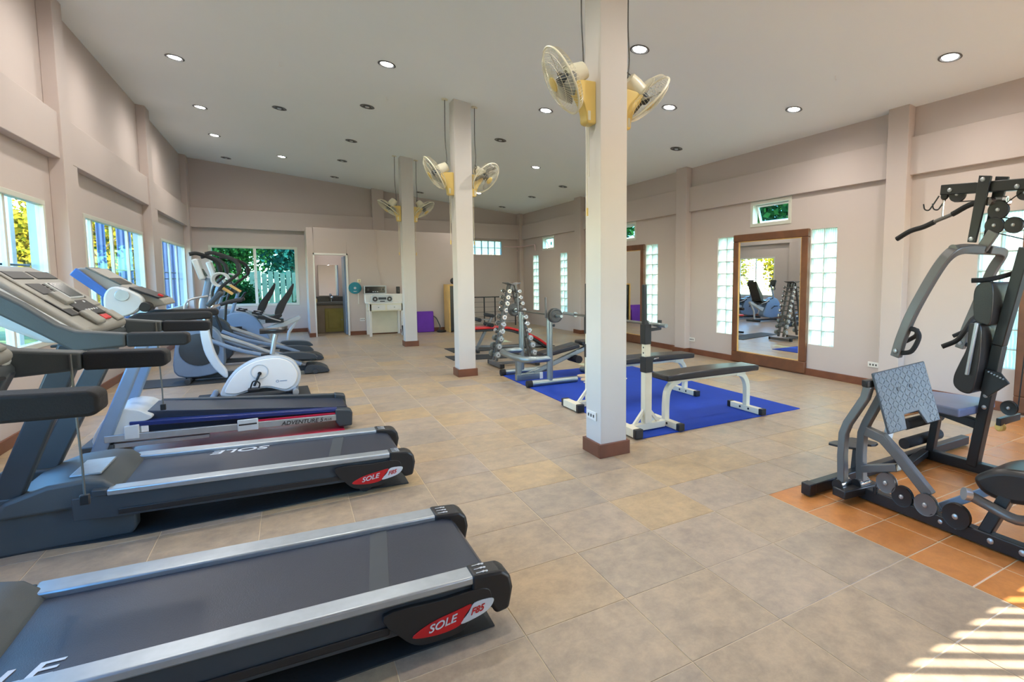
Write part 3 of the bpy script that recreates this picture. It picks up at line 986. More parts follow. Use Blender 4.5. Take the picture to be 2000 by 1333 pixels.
# ---- upright exercise bike
YK = 7.52
k = YK / 6.9
def bx(x, z): return (x * (YK - .1) / 6.9, 1.415 + (z - 1.415) * (YK - .1) / 6.9)
t = thing('exercise_bike', 'white upright exercise bike with rounded shell behind the treadmills', 'exercise bike', (-.3, YK, 0))
sh = [(-.637, .139), (-.673, .178), (-.59, .342), (-.482, .45), (-.335, .525), (-.133, .545), (.003, .489), (.07, .384), (.087, .291), (.055, .195), (-.011, .143), (-.081, .135), (-.25, .194), (-.43, .166), (-.548, .132)]
sh = [bx(*p) for p in sh]
shell = MB().prism(cat(sh, 4, True), 'y', YK - .09, YK + .09).build('shell', 'litegrey', t, .025, seg=3)
MB().prism(cat([((p[0] + .27) * .90 - .27, (p[1] - .3) * .88 + .3) for p in sh], 4, True), 'y', YK - .10, YK + .10).build('side_cover', 'white', shell, .008)
cx, cz = bx(-.308, .386)
MB().tube([(cx + .085 * math.cos(q * .2244), YK - .101, cz + .085 * math.sin(q * .2244)) for q in range(28)], .007, 6, True).build('crank_ring', 'litegrey', shell)
MB().lathe([(.02, 0), (.02, .035)], (cx, YK - .10, cz - .02), (0, -1, 0), 14).build('crank_hub', 'black', shell)
ck = MB().tube([(cx, YK - .13, cz - .02), (cx - .03, YK - .135, cz - .09), (cx - .06, YK - .135, cz - .16)], .013, 8).build('crank', 'black', t)
pdl = MB().box(cx - .12, cx, YK - .24, YK - .14, cz - .205, cz - .175).build('pedal', 'black', ck, .008)
MB().tube(cat([(cx - .10, YK - .22, cz - .19), (cx - .06, YK - .23, cz - .09), (cx + .0, YK - .22, cz - .12), (cx - .02, YK - .2, cz - .2)], 5), .008, 6).build('strap', 'rubber', pdl)
MB().tube([(cx, YK + .13, cz), (cx + .06, YK + .135, cz + .16)], .013, 8).build('crank', 'black', t)
MB().box(cx + .01, cx + .12, YK + .14, YK + .24, cz + .15, cz + .18).build('pedal', 'black', t, .008)
ex, ez = bx(-.117, .262)
MB().tube([(ex - .03 + .013 * math.cos(q * .314), YK - .101, ez + .013 * math.sin(q * .314)) for q in range(20)], .003, 5, True).build('ring_emblem', 'bluegrey', shell)
MB().box(ex - .005, ex + .07, YK - .102, YK - .1005, ez - .004, ez + .004).build('faint_marking', 'bluegrey', shell, smooth=0)
for p in ((-.80, 7.21, 7.84, .035), (.03, 7.28, 7.78, .045)):
    f = MB().cyl((p[0], p[1], p[3]), (p[0], p[2], p[3]), .032, 12).build('stabiliser', 'bluegrey', t)
    for y in (p[1], p[2] - .06):
        MB().cyl((p[0], y - .01, p[3]), (p[0], y + .07, p[3]), .034, 12).build('end_cap', 'silver', f)
MB().bar((-.72, YK, .08), (.02, YK, .08), .07, .06).build('base_tube', 'graphite', t, .01)
post = [(-.66, .25), (-.74, .33), (-.80, .43), (-.86, .60), (-.885, .84), (-.875, .93), (-.80, .93), (-.80, .84), (-.77, .62), (-.72, .46), (-.655, .34)]
MB().prism(cat(post, 3, True), 'y', YK - .045, YK + .045).build('console_post', 'litegrey', t, .016, seg=3)
MB().tube([(-.84, YK, .92), (-.74, YK, 1.12)], .026, 10).build('upper_post', 'chrome', t)
hc = MB().bar((-.80, YK, 1.10), (-.66, YK, 1.26), .16, .05, (1, 0, 1)).build('console', 'graphite', t, .015)
MB().bar((-.755, YK, 1.19), (-.69, YK, 1.262), .12, .008, (1, 0, 1)).build('display_screen', 'screen', hc, .002)
for s in (-1, 1):
    hbr = MB().tube(cat([(-.78, YK + .03 * s, 1.08), (-.72, YK + .2 * s, 1.10), (-.58, YK + .24 * s, 1.15), (-.46, YK + .22 * s, 1.17)], 5), .014, 8).build('handlebar', 'chrome', t)
    MB().tube(cat([(-.66, YK + .232 * s, 1.122), (-.58, YK + .24 * s, 1.15), (-.46, YK + .22 * s, 1.17)], 5), .02, 8).build('grip', 'rubber', hbr)
MB().tube([(-.20, YK, .50), (-.17, YK, .66), (-.15, YK, .74)], .028, 12).build('seat_post', 'silver', t)
sd = MB()
prof = []
nseg = 16
for i in range(nseg + 1):
    u = i / nseg
    x = -.315 + .29 * u
    wd = .022 + .085 * (1 / (1 + math.exp(-(u - .55) * 10)))
    wd *= min(1, 2.6 * math.sqrt(max(0, 1 - u)) + .02)
    prof.append((x, wd, .785 + .02 * u * u))
vs, fs = [], []
for (x, wd, z) in prof:
    for a in range(10):
        th = 2 * math.pi * a / 10
        vs.append((x, YK + wd * math.cos(th), z + .03 * math.sin(th) * (1 if math.sin(th) > 0 else 1.3)))
for i in range(nseg):
    for a in range(10):
        fs.append((i * 10 + a, i * 10 + (a + 1) % 10, i * 10 + 10 + (a + 1) % 10, i * 10 + 10 + a))
fs += [tuple(range(9, -1, -1)), tuple(nseg * 10 + a for a in range(10))]
sd.add(vs, fs).build('saddle', 'vinyl', t, smooth=60)
tag(MB().prism([(-.97, 7.14), (.19, 7.14), (.17, 7.88), (-.97, 7.88)], 'z', .0005, .008).build('floor_mat', 'matrub', None, smooth=0), 'black mat under the white upright exercise bike', 'mat', 'equipment mats')

# ---- elliptical trainers
def elliptical(yc, label, hand, shell_m):
    t = thing('elliptical_trainer', label, 'elliptical trainer', (-.4, yc, 0), 'elliptical trainers in the left row')
    MB().bar((-1.25, yc, .07), (.35, yc, .07), .07, .07).build('base_rail', 'graphite', t, .01)
    for x, w_ in ((-1.2, .28), (.30, .24)):
        MB().cyl((x, yc - w_, .04), (x, yc + w_, .04), .035, 12).build('stabiliser', 'graphite', t)
    MB().prism(cat([(-1.32, .10), (-1.34, .45), (-1.25, .72), (-1.05, .80), (-.86, .68), (-.80, .42), (-.86, .12)], 4, True), 'y', yc - .12, yc + .12).build('drive_shroud', shell_m, t, .02, seg=3)
    MB().lathe([(.22, 0), (.22, .01), (.19, .016), (.05, .016)], (-1.07, yc - .12, .45), (0, -1, 0), 28).build('flywheel_cover', 'graphite', t)
    MB().tube([(-1.08, yc, .72), (-1.0, yc, 1.1), (-.93, yc, 1.42)], .04, 12).build('mast', 'bluegrey', t)
    c = MB().bar((-.99, yc, 1.40), (-.93 - .14, yc, 1.68), .26, .07, (1, 0, .2)).build('console', 'litegrey', t, .02)
    MB().bar((-.957, yc, 1.45), (-.957 - .09, yc, 1.64), .2, .014, (1, 0, .2)).build('display_screen', 'screen', c, .004)
    for s in (-1, 1):
        ph = .22 if s == hand else -.2
        y = yc + .26 * s
        top = [(-.93 + .0 * ph, y, .58), (-.96 + .3 * ph, y, 1.0), (-.90 + .5 * ph, y, 1.28), (-.70 + .6 * ph, y - .01 * s, 1.5), (-.74 + .6 * ph, y - .03 * s, 1.66), (-.95 + .5 * ph, y - .10 * s, 1.76), (-1.05 + .5 * ph, y - .12 * s, 1.75)]
        a = MB().tube(cat(top, 6), .020, 10).build('arm_lever', 'darksteel', t)
        MB().tube(cat(top[3:], 6), .026, 10).build('grip', 'rubber', a)
        link = MB().tube(cat([(-.93, y, .58), (-.6, y, .42), (-.1, y - .04 * s, .26), (.12, y - .05 * s, .18 + .02 * s)], 5), .028, 10).build('pedal_arm', 'bluegrey', t)
        pz = .22 + .06 * (s == hand)
        MB().prism(cat([(-.16, pz), (-.12, pz + .05), (.06, pz + .055), (.25, pz + .03), (.32, pz - .02), (.3, pz - .05), (-.12, pz - .04)], 4, True), 'y', yc + .12 * s - .085, yc + .12 * s + .085).build('foot_plate', 'graphite', t, .012, seg=3)
        ring = [(-.80 + .09 * math.cos(a_), y - .12 * s, 1.40 + .09 * math.sin(a_)) for a_ in [q * 2 * math.pi / 20 for q in range(16)]]
        MB().tube(ring, .014, 8).build('fixed_handle', 'litegrey', t)
        tip = MB().tube([(-.80, y - .12 * s, 1.31), (-.66, y - .12 * s, 1.2)], .02, 8).build('handle_grip', 'paletimber' if s < 0 else 'rubber', t)
    MB().prism(cat([(.16, .03), (.20, .13), (.36, .12), (.47, .06), (.46, .015), (.2, .012)], 4, True), 'y', yc - .2, yc + .2).build('rear_cover', 'graphite', t, .012)
    MB().tube([(-.86, yc, .62), (-.55, yc, .48), (-.2, yc, .30), (.18, yc, .12)], .032, 10).build('frame_tube', 'silver', t)
    MB().tube(cat([(-.95, yc - .06, 1.18), (-1.16, yc - .14, 1.12), (-1.2, yc - .14, .98), (-1.19, yc - .14, .9)], 5), .014, 8).build('front_handle', 'silver', t)
    return t
elliptical(9.05, 'nearer elliptical trainer behind the white exercise bike', -1, 'bluegrey')
elliptical(10.5, 'farther dark elliptical trainer in front of the garden window', 1, 'graphite')
tag(MB().prism([(-1.75, 8.72), (.0, 8.72), (.0, 9.42), (-1.75, 9.42)], 'z', .0005, .008).build('floor_mat', 'matrub', None, smooth=0), 'black mat under the nearer elliptical trainer', 'mat', 'equipment mats')

# ---- recumbent bikes
def recumbent(yc, dx, label):
    t = thing('recumbent_bike', label, 'exercise bike', (-.4 + dx, yc, 0), 'recumbent bikes by the garden window')
    X = lambda p: (p[0] + dx, p[1])
    MB().prism(cat([X(p) for p in ((-1.15, .16), (-1.18, .45), (-1.02, .72), (-.78, .78), (-.55, .66), (-.42, .42), (-.35, .2), (-.7, .12))], 4, True), 'y', yc - .11, yc + .11).build('drive_shroud', 'bluegrey', t, .02, seg=3)
    MB().prism([X(p) for p in ((-.6, .42), (-.3, .50), (.17, .68), (.20, .64), (.18, .60), (-.28, .38), (-.58, .24))], 'y', yc - .05, yc + .05).build('seat_rail', 'litegrey', t, .015)
    MB().tube([(.15 + dx, yc, .63), (-.02 + dx, yc, .36), (-.06 + dx, yc, .06)], .03, 10).build('rear_leg', 'litegrey', t)
    MB().bar((-1.05 + dx, yc, .06), (.02 + dx, yc, .06), .07, .06).build('base_rail', 'graphite', t, .01)
    for x in (-1.1, .0):
        MB().cyl((x + dx, yc - .28, .045), (x + dx, yc + .28, .045), .035, 10).build('stabiliser', 'graphite', t)
    MB().prism(cat([X(p) for p in ((-.52, .66), (-.50, .71), (-.30, .70), (-.17, .74), (-.12, .70), (-.2, .64), (-.4, .63))], 4, True), 'y', yc - .2, yc + .2).build('seat', 'vinyl', t, .012)
    MB().prism(cat([X(p) for p in ((-.24, .72), (-.20, .90), (-.06, 1.10), (.07, 1.30), (.10, 1.29), (.06, 1.12), (-.04, .92), (-.13, .72))], 4, True), 'y', yc - .19, yc + .19).build('backrest', 'vinyl', t, .02, seg=3)
    MB().box(-.4 + dx, -.1 + dx, yc - .14, yc + .14, .56, .63).build('seat_carriage', 'darksteel', t, .008)
    for s in (-1, 1):
        h = MB().tube(cat([(-.15 + dx, yc + .2 * s, .60), (-.30 + dx, yc + .27 * s, .66), (-.48 + dx, yc + .27 * s, .76), (-.56 + dx, yc + .27 * s, .77)], 4), .014, 8).build('side_handle', 'silver', t)
        MB().tube([(-.44 + dx, yc + .27 * s, .745), (-.60 + dx, yc + .27 * s, .775)], .02, 8).build('grip', 'rubber', h)
        c = MB().tube([(-.70 + dx, yc + .13 * s, .42), (-.70 + dx + .13 * s, yc + .14 * s, .50)], .013, 8).build('crank', 'black', t)
        MB().box(-.76 + dx + .13 * s, -.64 + dx + .13 * s, yc + .15 * s - .01, yc + .15 * s + .09 * s + .01, .49, .52).build('pedal', 'black', c, .006)
    MB().tube([(-.95 + dx, yc, .7), (-.86 + dx, yc, 1.0), (-.80 + dx, yc, 1.18)], .028, 10).build('console_mast', 'bluegrey', t)
    c = MB().bar((-.84 + dx, yc, 1.14), (-.92 + dx, yc, 1.36), .24, .05, (1, 0, .3)).build('console', 'darksteel', t, .015)
    MB().bar((-.82 + dx, yc, 1.19), (-.875 + dx, yc, 1.33), .17, .012, (1, 0, .3)).build('display_screen', 'screen', c, .003)
    MB().tube(cat([(-.70 + dx, yc - .22, 1.16), (-.76 + dx, yc - .2, 1.06), (-.84 + dx, yc, 1.04), (-.76 + dx, yc + .2, 1.06), (-.70 + dx, yc + .22, 1.16)], 5), .014, 8).build('front_handle', 'darksteel', t)
    return t
recumbent(12.1, 0, 'nearer recumbent bike with black mesh backrest')
recumbent(13.4, -.33, 'farther recumbent bike just below the garden window')

# ================================================================== FREE WEIGHTS
# blue mat
bmm = MB()
pts = [(2.63, 7.22), (2.632, 5.5), (2.63, 3.715), (3.5, 3.712), (4.715, 3.71), (4.71, 5.5), (4.69, 7.2)]
tag(bmm.prism(pts, 'z', .0005, .009).build('floor_mat', 'bluemat', None, .002, smooth=0), 'royal blue floor mat under the weight benches', 'mat')

def flat_bench(yc, label):
    t = thing('weight_bench', label, 'weight bench', (3.6, yc, 0), 'flat benches on the blue mat')
    x0, x1 = 2.98, 4.19
    pad = []
    n = 20
    prof = [(x0 + (x1 - x0) * i / n, .512 + .014 * math.sin(math.pi * i / n)) for i in range(n + 1)]
    poly = prof + [(x1 - .005, .455), (x0 + .005, .455)]
    p = MB().prism(poly, 'y', yc - .13, yc + .13).build('pad', 'vinyl', t, .016, seg=3)
    MB().bar((3.1, yc, .435), (4.1, yc, .435), .05, .045).build('spine', 'cream', t, .004)
    MB().rtube(cat([(3.22, yc, .43), (3.13, yc, .40), (3.075, yc, .33), (3.06, yc, .2), (3.06, yc, .07)], 5), .055, .055, side=(0, 1, 0)).build('leg', 'cream', t, .005)
    MB().rtube(cat([(3.97, yc, .43), (4.07, yc, .40), (4.13, yc, .31), (4.14, yc, .2), (4.14, yc, .07)], 5), .055, .055, side=(0, 1, 0)).build('leg', 'cream', t, .005)
    for x in (3.06, 4.14):
        f = MB().bar((x, yc - .215, .042), (x, yc + .215, .042), .06, .06).build('foot', 'cream', t, .004)
        for s in (-1, 1):
            MB().bar((x, yc + .20 * s, .042), (x, yc + .25 * s, .042), .066, .066).build('end_cap', 'black', f, .006)
        for s in (-.06, .06):
            MB().cyl((x - .034, yc + s, .045), (x - .028, yc + s, .045), .012, 8).build('bolt', 'black', f)
    return t
flat_bench(3.945, 'nearer flat bench with black pad and cream legs')
flat_bench(4.96, 'flat bench partly hidden by the near pillar')

def squat_stand(yc, label):
    t = thing('squat_stand', label, 'squat stand', (2.78, yc, 0), 'cream squat stands')
    f = MB().bar((2.59, yc - .16, .05), (2.59, yc + .16, .05), .075, .075).build('foot', 'cream', t, .004)
    for s in (-1, 1):
        MB().bar((2.59, yc + .15 * s, .05), (2.59, yc + .195 * s, .05), .082, .082).build('end_cap', 'black', f, .006)
    MB().bar((2.62, yc, .05), (3.0, yc, .05), .06, .06).build('base_tube', 'cream', t, .004)
    MB().bar((2.80, yc, .08), (2.80, yc, .56), .075, .075, (0, 1, 0)).build('lower_post', 'cream', t, .006)
    MB().bar((2.66, yc, .07), (2.78, yc, .21), .03, .03, (0, 1, 0)).build('brace', 'cream', t, .003)
    MB().bar((2.94, yc, .07), (2.82, yc, .21), .03, .03, (0, 1, 0)).build('brace', 'cream', t, .003)
    c = MB().bar((2.80, yc, .555), (2.80, yc, .70), .088, .088, (0, 1, 0)).build('collar', 'black', t, .006)
    MB().bar((2.84, yc, .665), (2.94, yc, .675), .012, .012).build('locking_pin', 'chrome', c, .003)
    MB().prism([(2.84, .69), (2.89, .69), (2.86, .64), (2.845, .60)], 'y', yc - .01, yc + .01).build('gusset', 'black', c, .002)
    MB().bar((2.795, yc, .70), (2.795, yc, .82), .06, .06, (0, 1, 0)).build('perforated_post', 'cream', t, .003)
    for k in range(2):
        MB().cyl((2.763, yc, .735 + k * .05), (2.766, yc, .735 + k * .05), .008, 8).build('hole', 'ink', t)
    MB().bar((2.79, yc, .815), (2.79, yc, 1.0), .075, .075, (0, 1, 0)).build('upper_post', 'black', t, .006)
    MB().prism([(2.755, .99), (2.755, 1.36), (2.785, 1.36), (2.79, 1.04), (2.84, .962), (2.93, .962), (2.935, 1.03), (2.96, 1.03), (2.955, .94), (2.82, .93)], 'y', yc - .02, yc + .02).build('bar_cradle', 'darksteel', t, .004)
    return t
squat_stand(3.90, 'cream squat stand right of the near pillar')
squat_stand(4.97, 'cream squat stand with its foot left of the near pillar')

def plate_mb(c, r, th, hole=.02):
    return MB().lathe([(hole, -th / 2), (r * .35, -th / 2), (r * .4, -th * .32), (r * .78, -th * .32), (r * .84, -th / 2), (r, -th * .42), (r, th * .42), (r * .84, th / 2), (r * .78, th * .32), (r * .4, th * .32), (r * .35, th / 2), (hole, th / 2)], c, (0, 1, 0), 28, cap=False)

def barbell(x, z, ya, yb, label, collars):
    t = thing('barbell', label, 'barbell', (x, (ya + yb) / 2, z), 'barbells')
    MB().cyl((x, ya + .02, z), (x, yb - .02, z), .0135, 10).build('shaft', 'sleeve', t)
    for s, e in ((ya, ya + collars), (yb, yb - collars)):
        MB().cyl((x, s, z), (x, e, z), .019, 12).build('sleeve', 'steel', t)
        MB().cyl((x, e - .012, z), (x, e + .012, z), .03, 14).build('collar', 'steel', t)
    return t
barbell(2.885, .992, 3.72, 5.76, 'bare barbell across the two cream squat stands', .3)
barbell(2.905, .945, 5.86, 7.66, 'barbell with plates on the grey bench-press rack', .26)
PL = [(6.02, .088, .03, 'small iron plate on the near end of the racked barbell, outer of two'), (6.07, .095, .035, 'iron plate on the near end of the racked barbell, inner of two'), (7.47, .095, .035, 'iron plate on the far end of the racked barbell')]
for y, r, th, lb in PL:
    tag(plate_mb((2.905, y, .945), r, th, .0205).build('weight_plate', 'plate', None, smooth=40), lb, 'weight plate', 'plates on the racked barbell')

# bench-press rack with angled bench
t = thing('bench_press', 'grey tubular bench-press rack with black inclined pad at blue mat edge', 'weight bench', (3.0, 6.75, 0))
for yc in (6.27, 7.25):
    f = MB().cyl((2.66, yc, .048), (3.33, yc, .048), .042, 14).build('foot_tube', 'steel', t)
    MB().cyl((2.60, yc, .048), (2.67, yc, .048), .046, 14).build('end_cap', 'rubber', f)
    MB().cyl((2.93, yc, .07), (2.93, yc, .88), .040, 14).build('upright', 'steel', t)
    MB().cyl((2.915, yc, .86), (2.905, yc, .93), .024, 12).build('inner_post', 'steel', t)
    MB().prism([(2.87, .90), (2.87, 1.17), (2.888, 1.17), (2.892, .945), (2.915, .925), (2.93, .94), (2.945, .935), (2.945, .90)], 'y', yc - .018, yc + .018).build('bar_hook', 'gunmetal', t, .004)
    MB().cyl((2.97, yc - .03, .80), (2.98, yc - .045, .80), .018, 10).build('knob', 'black', t)
MB().tube(cat([(2.93, 6.27, .36), (2.72, 6.27, .36), (2.60, 6.36, .36), (2.57, 6.75, .36), (2.60, 7.16, .36), (2.72, 7.25, .36), (2.93, 7.25, .36)], 6), .042, 12).build('front_hoop', 'steel', t)
MB().bar((2.68, 6.75, .07), (2.68, 6.75, .36), .07, .07, (0, 1, 0)).build('front_post', 'steel', t, .006)
sp = MB().bar((2.64, 6.75, .055), (3.0, 6.75, .055), .075, .09).build('base_beam', 'steel', t, .006)
MB().bar((2.98, 6.75, .055), (3.03, 6.75, .055), .08, .095).build('sticker_end', 'warning', sp, .004)
MB().bar((2.9, 6.75, .1), (3.75, 6.75, .40), .06, .06).build('bench_spine', 'steel', t, .006)
MB().bar((2.75, 6.75, .07), (3.25, 6.75, .22), .045, .045).build('strut', 'steel', t, .005)
MB().bar((3.0, 6.75, .34), (3.58, 6.75, .45), .25, .07).build('back_pad', 'vinyl', t, .02, seg=3)
MB().bar((3.62, 6.75, .475), (3.92, 6.75, .47), .27, .07).build('seat_pad', 'vinyl', t, .02, seg=3)
MB().bar((3.76, 6.75, .03), (3.76, 6.75, .44), .06, .06, (0, 1, 0)).build('rear_post', 'steel', t, .006)
MB().cyl((3.78, 6.55, .045), (3.78, 6.95, .045), .04, 12).build('rear_foot', 'steel', t)
MB().cyl((3.55, 6.60, .25), (3.55, 6.90, .25), .055, 14).build('foam_roller', 'rubber', t)

# plates lying on the blue mat
for i, (x, y, z, r, th, mt_, lb) in enumerate((
        (3.35, 5.55, .026, .13, .034, 'plate', 'lowest iron plate of the stack on the blue mat'),
        (3.36, 5.56, .060, .12, .034, 'plate', 'middle iron plate of the stack on the blue mat'),
        (3.35, 5.55, .094, .10, .034, 'plate', 'top iron plate of the stack on the blue mat'),
        (3.98, 6.45, .024, .17, .03, 'creamplate', 'large cream plate lying by the inclined bench'),
        (3.50, 6.28, .019, .09, .02, 'creamplate', 'small cream plate lying flat beside the bench spine'),
        (3.72, 6.24, .019, .09, .02, 'creamplate', 'small cream plate in front of the large cream plate'),
        (3.60, 6.53, .020, .11, .022, 'creamplate', 'cream plate half under the inclined bench'))):
    mb = plate_mb((0, 0, 0), r, th)
    mb.xf(Matrix.Rotation(math.pi / 2, 4, 'X'))
    o = mb.build('weight_plate', mt_, None, smooth=40)
    o.location = (x, y, z)
    tag(o, lb, 'weight plate', 'plates lying on the blue mat')
for i in range(9):
    a = random.uniform(0, 6.3)
    x, y = 3.38 + .075 * i, 6.10 + .05 * math.sin(i * 2.1)
    o = MB().tube(cat([(-.035, 0, .012), (-.01, .02, .012), (.03, .0, .012), (.0, -.025, .012), (-.03, -.012, .012)], 4, True), .007, 6, True).build('spring_collar', 'cream', None)
    o.location = (x, y, .009)
    o.rotation_euler = (0, 0, a)
    tag(o, 'small cream spring collar scattered on the blue mat', 'collar', 'spring collars on the blue mat')

# dumbbell tower
t = thing('dumbbell_rack', 'grey A-frame dumbbell tower beside the bench-press rack', 'dumbbell rack', (3.1, 8.06, 0))
for y in (7.99, 8.13):
    MB().bar((2.80, y, .1), (3.075, y, 1.33), .035, .05, (0, 1, 0)).build('post', 'gunmetal', t, .004)
    MB().bar((3.43, y, .1), (3.125, y, 1.33), .035, .05, (0, 1, 0)).build('post', 'gunmetal', t, .004)
for x in (2.82, 3.42):
    f = MB().bar((x, 7.80, .045), (x, 8.36, .045), .06, .06).build('foot', 'gunmetal', t, .005)
    for y in (7.79, 8.37):
        MB().bar((x, y - .025, .045), (x, y + .025, .045), .068, .068).build('end_cap', 'black', f, .006)
MB().bar((2.8, 8.06, .05), (3.44, 8.06, .05), .05, .05).build('base_tube', 'gunmetal', t, .005)
MB().prism([(2.99, 1.355), (3.06, 1.325), (3.1, 1.318), (3.14, 1.325), (3.21, 1.35), (3.21, 1.34), (3.1, 1.305), (2.99, 1.343)], 'y', 7.92, 8.2).build('top_tray', 'gunmetal', t, .002)
ORDN = ['topmost', 'second', 'third', 'fourth', 'fifth', 'sixth', 'seventh', 'eighth', 'ninth', 'lowest']
LX = [(3.006, 1.214), (2.983, 1.116), (2.971, 1.018), (2.95, .914), (2.919, .803), (2.903, .692), (2.879, .574), (2.855, .456), (2.824, .338), (2.8, .207)]
RX = [(3.178, 1.211), (3.199, 1.112), (3.228, 1.019), (3.257, .904), (3.283, .796), (3.307, .688), (3.337, .571), (3.358, .447), (3.396, .329), (3.426, .203)]
DB = {}
for side, L in (('left', LX), ('right', RX)):
    for i, (x, z) in enumerate(L):
        r = .033 + .0021 * i
        hl = .030 + .003 * i
        y0, y1 = 7.90, 8.22
        d = thing('dumbbell', ('%s chrome dumbbell in the %s column of the rack' % (ORDN[i], side)), 'dumbbell', (x, 8.06, z), 'dumbbells on the tower')
        MB().cyl((x, y0 + hl, z), (x, y1 - hl, z), .014, 10).build('handle', 'sleeve', d)
        for a, b in ((y0, y0 + hl), (y1, y1 - hl)):
            hd = MB().lathe([(r * .8, 0), (r, .006), (r, hl - .006), (r * .8, hl)], (x, a, z), (0, (b - a), 0), 16).build('head', 'chrome' if i < 7 else 'steel', d)
            sgn = 1 if b > a else -1
            MB().lathe([(r * .72, -.001), (r * .68, .003)], (x, a, z), (0, -sgn, 0), 14).build('end_disc', 'litegrey', hd)
            MB().lathe([(r * .2, .002), (r * .2, .0045)], (x, a, z), (0, -sgn, 0), 10).build('end_cap', 'plate', hd)
        px = x + (.022 if side == 'left' else -.022)
        MB().bar((px - .03, 7.985, z - r - .006), (px + .03, 7.985, z - r - .006), .02, .008).build('rest', 'gunmetal', t, 0, smooth=0)
        MB().bar((px - .03, 8.135, z - r - .006), (px + .03, 8.135, z - r - .006), .02, .008).build('rest', 'gunmetal', t, 0, smooth=0)

# red sit-up bench on two black mats
tag(MB().prism([(2.65, 10.66), (2.655, 9.98), (4.75, 9.9), (4.75, 10.55)], 'z', .0005, .012).build('floor_mat', 'matrub', None, smooth=0), 'farther long black mat left of the dumbbell rack', 'mat', 'equipment mats')
tag(MB().prism([(2.39, 9.58), (2.395, 9.03), (4.0, 8.66), (4.0, 9.25)], 'z', .0005, .012).build('floor_mat', 'matrub', None, smooth=0), 'nearer long black mat behind the dumbbell rack', 'mat', 'equipment mats')
t = thing('situp_bench', 'red padded sit-up bench with dark frame behind the dumbbell rack', 'sit-up bench', (3.7, 9.8, 0))
pad = cat([(2.95, .475), (3.3, .475), (3.65, .455), (3.95, .36), (4.25, .22), (4.52, .03)], 5)
MB().rtube([(p[0], 9.8, p[1]) for p in pad], .30, .045, side=(0, 1, 0)).build('pad', 'red', t, .015)
MB().rtube([(p[0], 9.8, p[1] - .045) for p in pad], .24, .045, side=(0, 1, 0)).build('pad_base', 'black', t, .008)
MB().bar((3.02, 9.8, .02), (3.36, 9.8, .68), .05, .05, (0, 1, 0)).build('front_leg', 'gunmetal', t, .006)
MB().bar((3.02, 9.60, .04), (3.02, 10.0, .04), .05, .05).build('front_foot', 'black', t, .006)
MB().bar((3.06, 9.8, .12), (4.45, 9.8, .05), .045, .045).build('lower_rail', 'gunmetal', t, .006)
for z, x in ((.64, 3.05), (.53, 3.29), (.71, 3.30)):
    MB().cyl((x, 9.58, z), (x, 10.02, z), .035, 12).build('foam_roller', 'rubber', t)
MB().bar((3.0, 9.8, .645), (3.36, 9.8, .62), .03, .03).build('roller_bar', 'gunmetal', t, .004)
MB().bar((4.48, 9.62, .035), (4.48, 9.98, .035), .05, .05).build('rear_foot', 'black', t, .006)

# ================================================================== MULTI-GYM
t = thing('multi_gym', 'dark steel multi-gym station with leg press on terracotta tiles', 'multi-gym', (3.7, 1.7, 0))
DS, GM = 'darksteel', 'gunmetal'
def bolt(p, ax, par, r=.016):
    a = Vector(ax).normalized()
    p = Vector(p)
    return MB().lathe([(r, 0), (r, .006), (r * .5, .011)], p, a, 10).build('bolt', 'silver', par)
rail = MB().bar((3.13, 2.14, .045), (3.10, .62, .045), .06, .075).build('base_rail', DS, t, .006)
for y in (1.47, 1.39, 1.22, 1.08, 2.08):
    bolt((3.095 if y > 1.3 else 3.083, y, .05), (-1, 0, 0), rail)
MB().bar((2.86, 2.17, .045), (4.9, 2.17, .045), .065, .07).build('cross_foot', DS, t, .006)
MB().bar((2.835, 2.17, .045), (2.90, 2.17, .045), .072, .078).build('foot_cap', 'black', t, .006)
fr = MB().bar((4.25, 2.17, .045), (4.25, .30, .045), .065, .075).build('base_rail', DS, t, .006)
MB().bar((3.1, .64, .045), (4.9, .5, .045), .065, .07).build('cross_foot', DS, t, .006)
MB().bar((3.8, 2.05, .06), (4.2, 2.14, .06), .06, .05).build('cross_brace', DS, t, .005)
# main tower (leans back)
def tw(z): return 1.835 - (z - .04) * .0 - (0.0)
tower = MB().bar((4.25, 1.82, .05), (4.25, 1.70, .95), .07, .08, (1, 0, 0)).build('lower_tower', DS, t, .006)
MB().bar((4.25, 1.70, .95), (4.25, 1.575, 1.62), .07, .08, (1, 0, 0)).build('upper_tower', DS, t, .006)
MB().bar((4.25, 1.45, .05), (4.25, 1.40, 2.06), .07, .07, (1, 0, 0)).build('rear_tower', DS, t, .006)
st = MB().prism([(1.80, .245), (1.835, .245), (1.815, .32), (1.785, .32)], 'x', 4.213, 4.2155).build('warning_label', 'warning', tower, smooth=0)
for z, y in ((.50, 1.755), (.585, 1.75)):
    bolt((4.213, y, z), (-1, 0, 0), tower)
top = MB().bar((4.25, 2.13, 2.076), (4.25, .95, 2.0), .06, .075).build('top_beam', DS, t, .006)
bolt((4.218, 2.06, 2.065), (-1, 0, 0), top)
bolt((4.218, 1.64, 2.03), (-1, 0, 0), top)
hang = MB().prism([(1.862, 2.137), (1.785, 2.122), (1.862, 1.668), (1.915, 1.675)], 'x', 4.19, 4.215).build('pivot_plate', DS, t, .004)
MB().prism([(1.80, 2.13), (1.72, 2.115), (1.80, 1.68), (1.86, 1.68)], 'x', 4.285, 4.31).build('pivot_plate', DS, t, .004)
bolt((4.19, 1.835, 2.105), (-1, 0, 0), hang)
bolt((4.19, 1.888, 1.695), (-1, 0, 0), hang)
MB().cyl((4.2, 1.80, 1.95), (4.35, 1.74, 1.95), .03, 12).build('bushing', 'chrome', t)
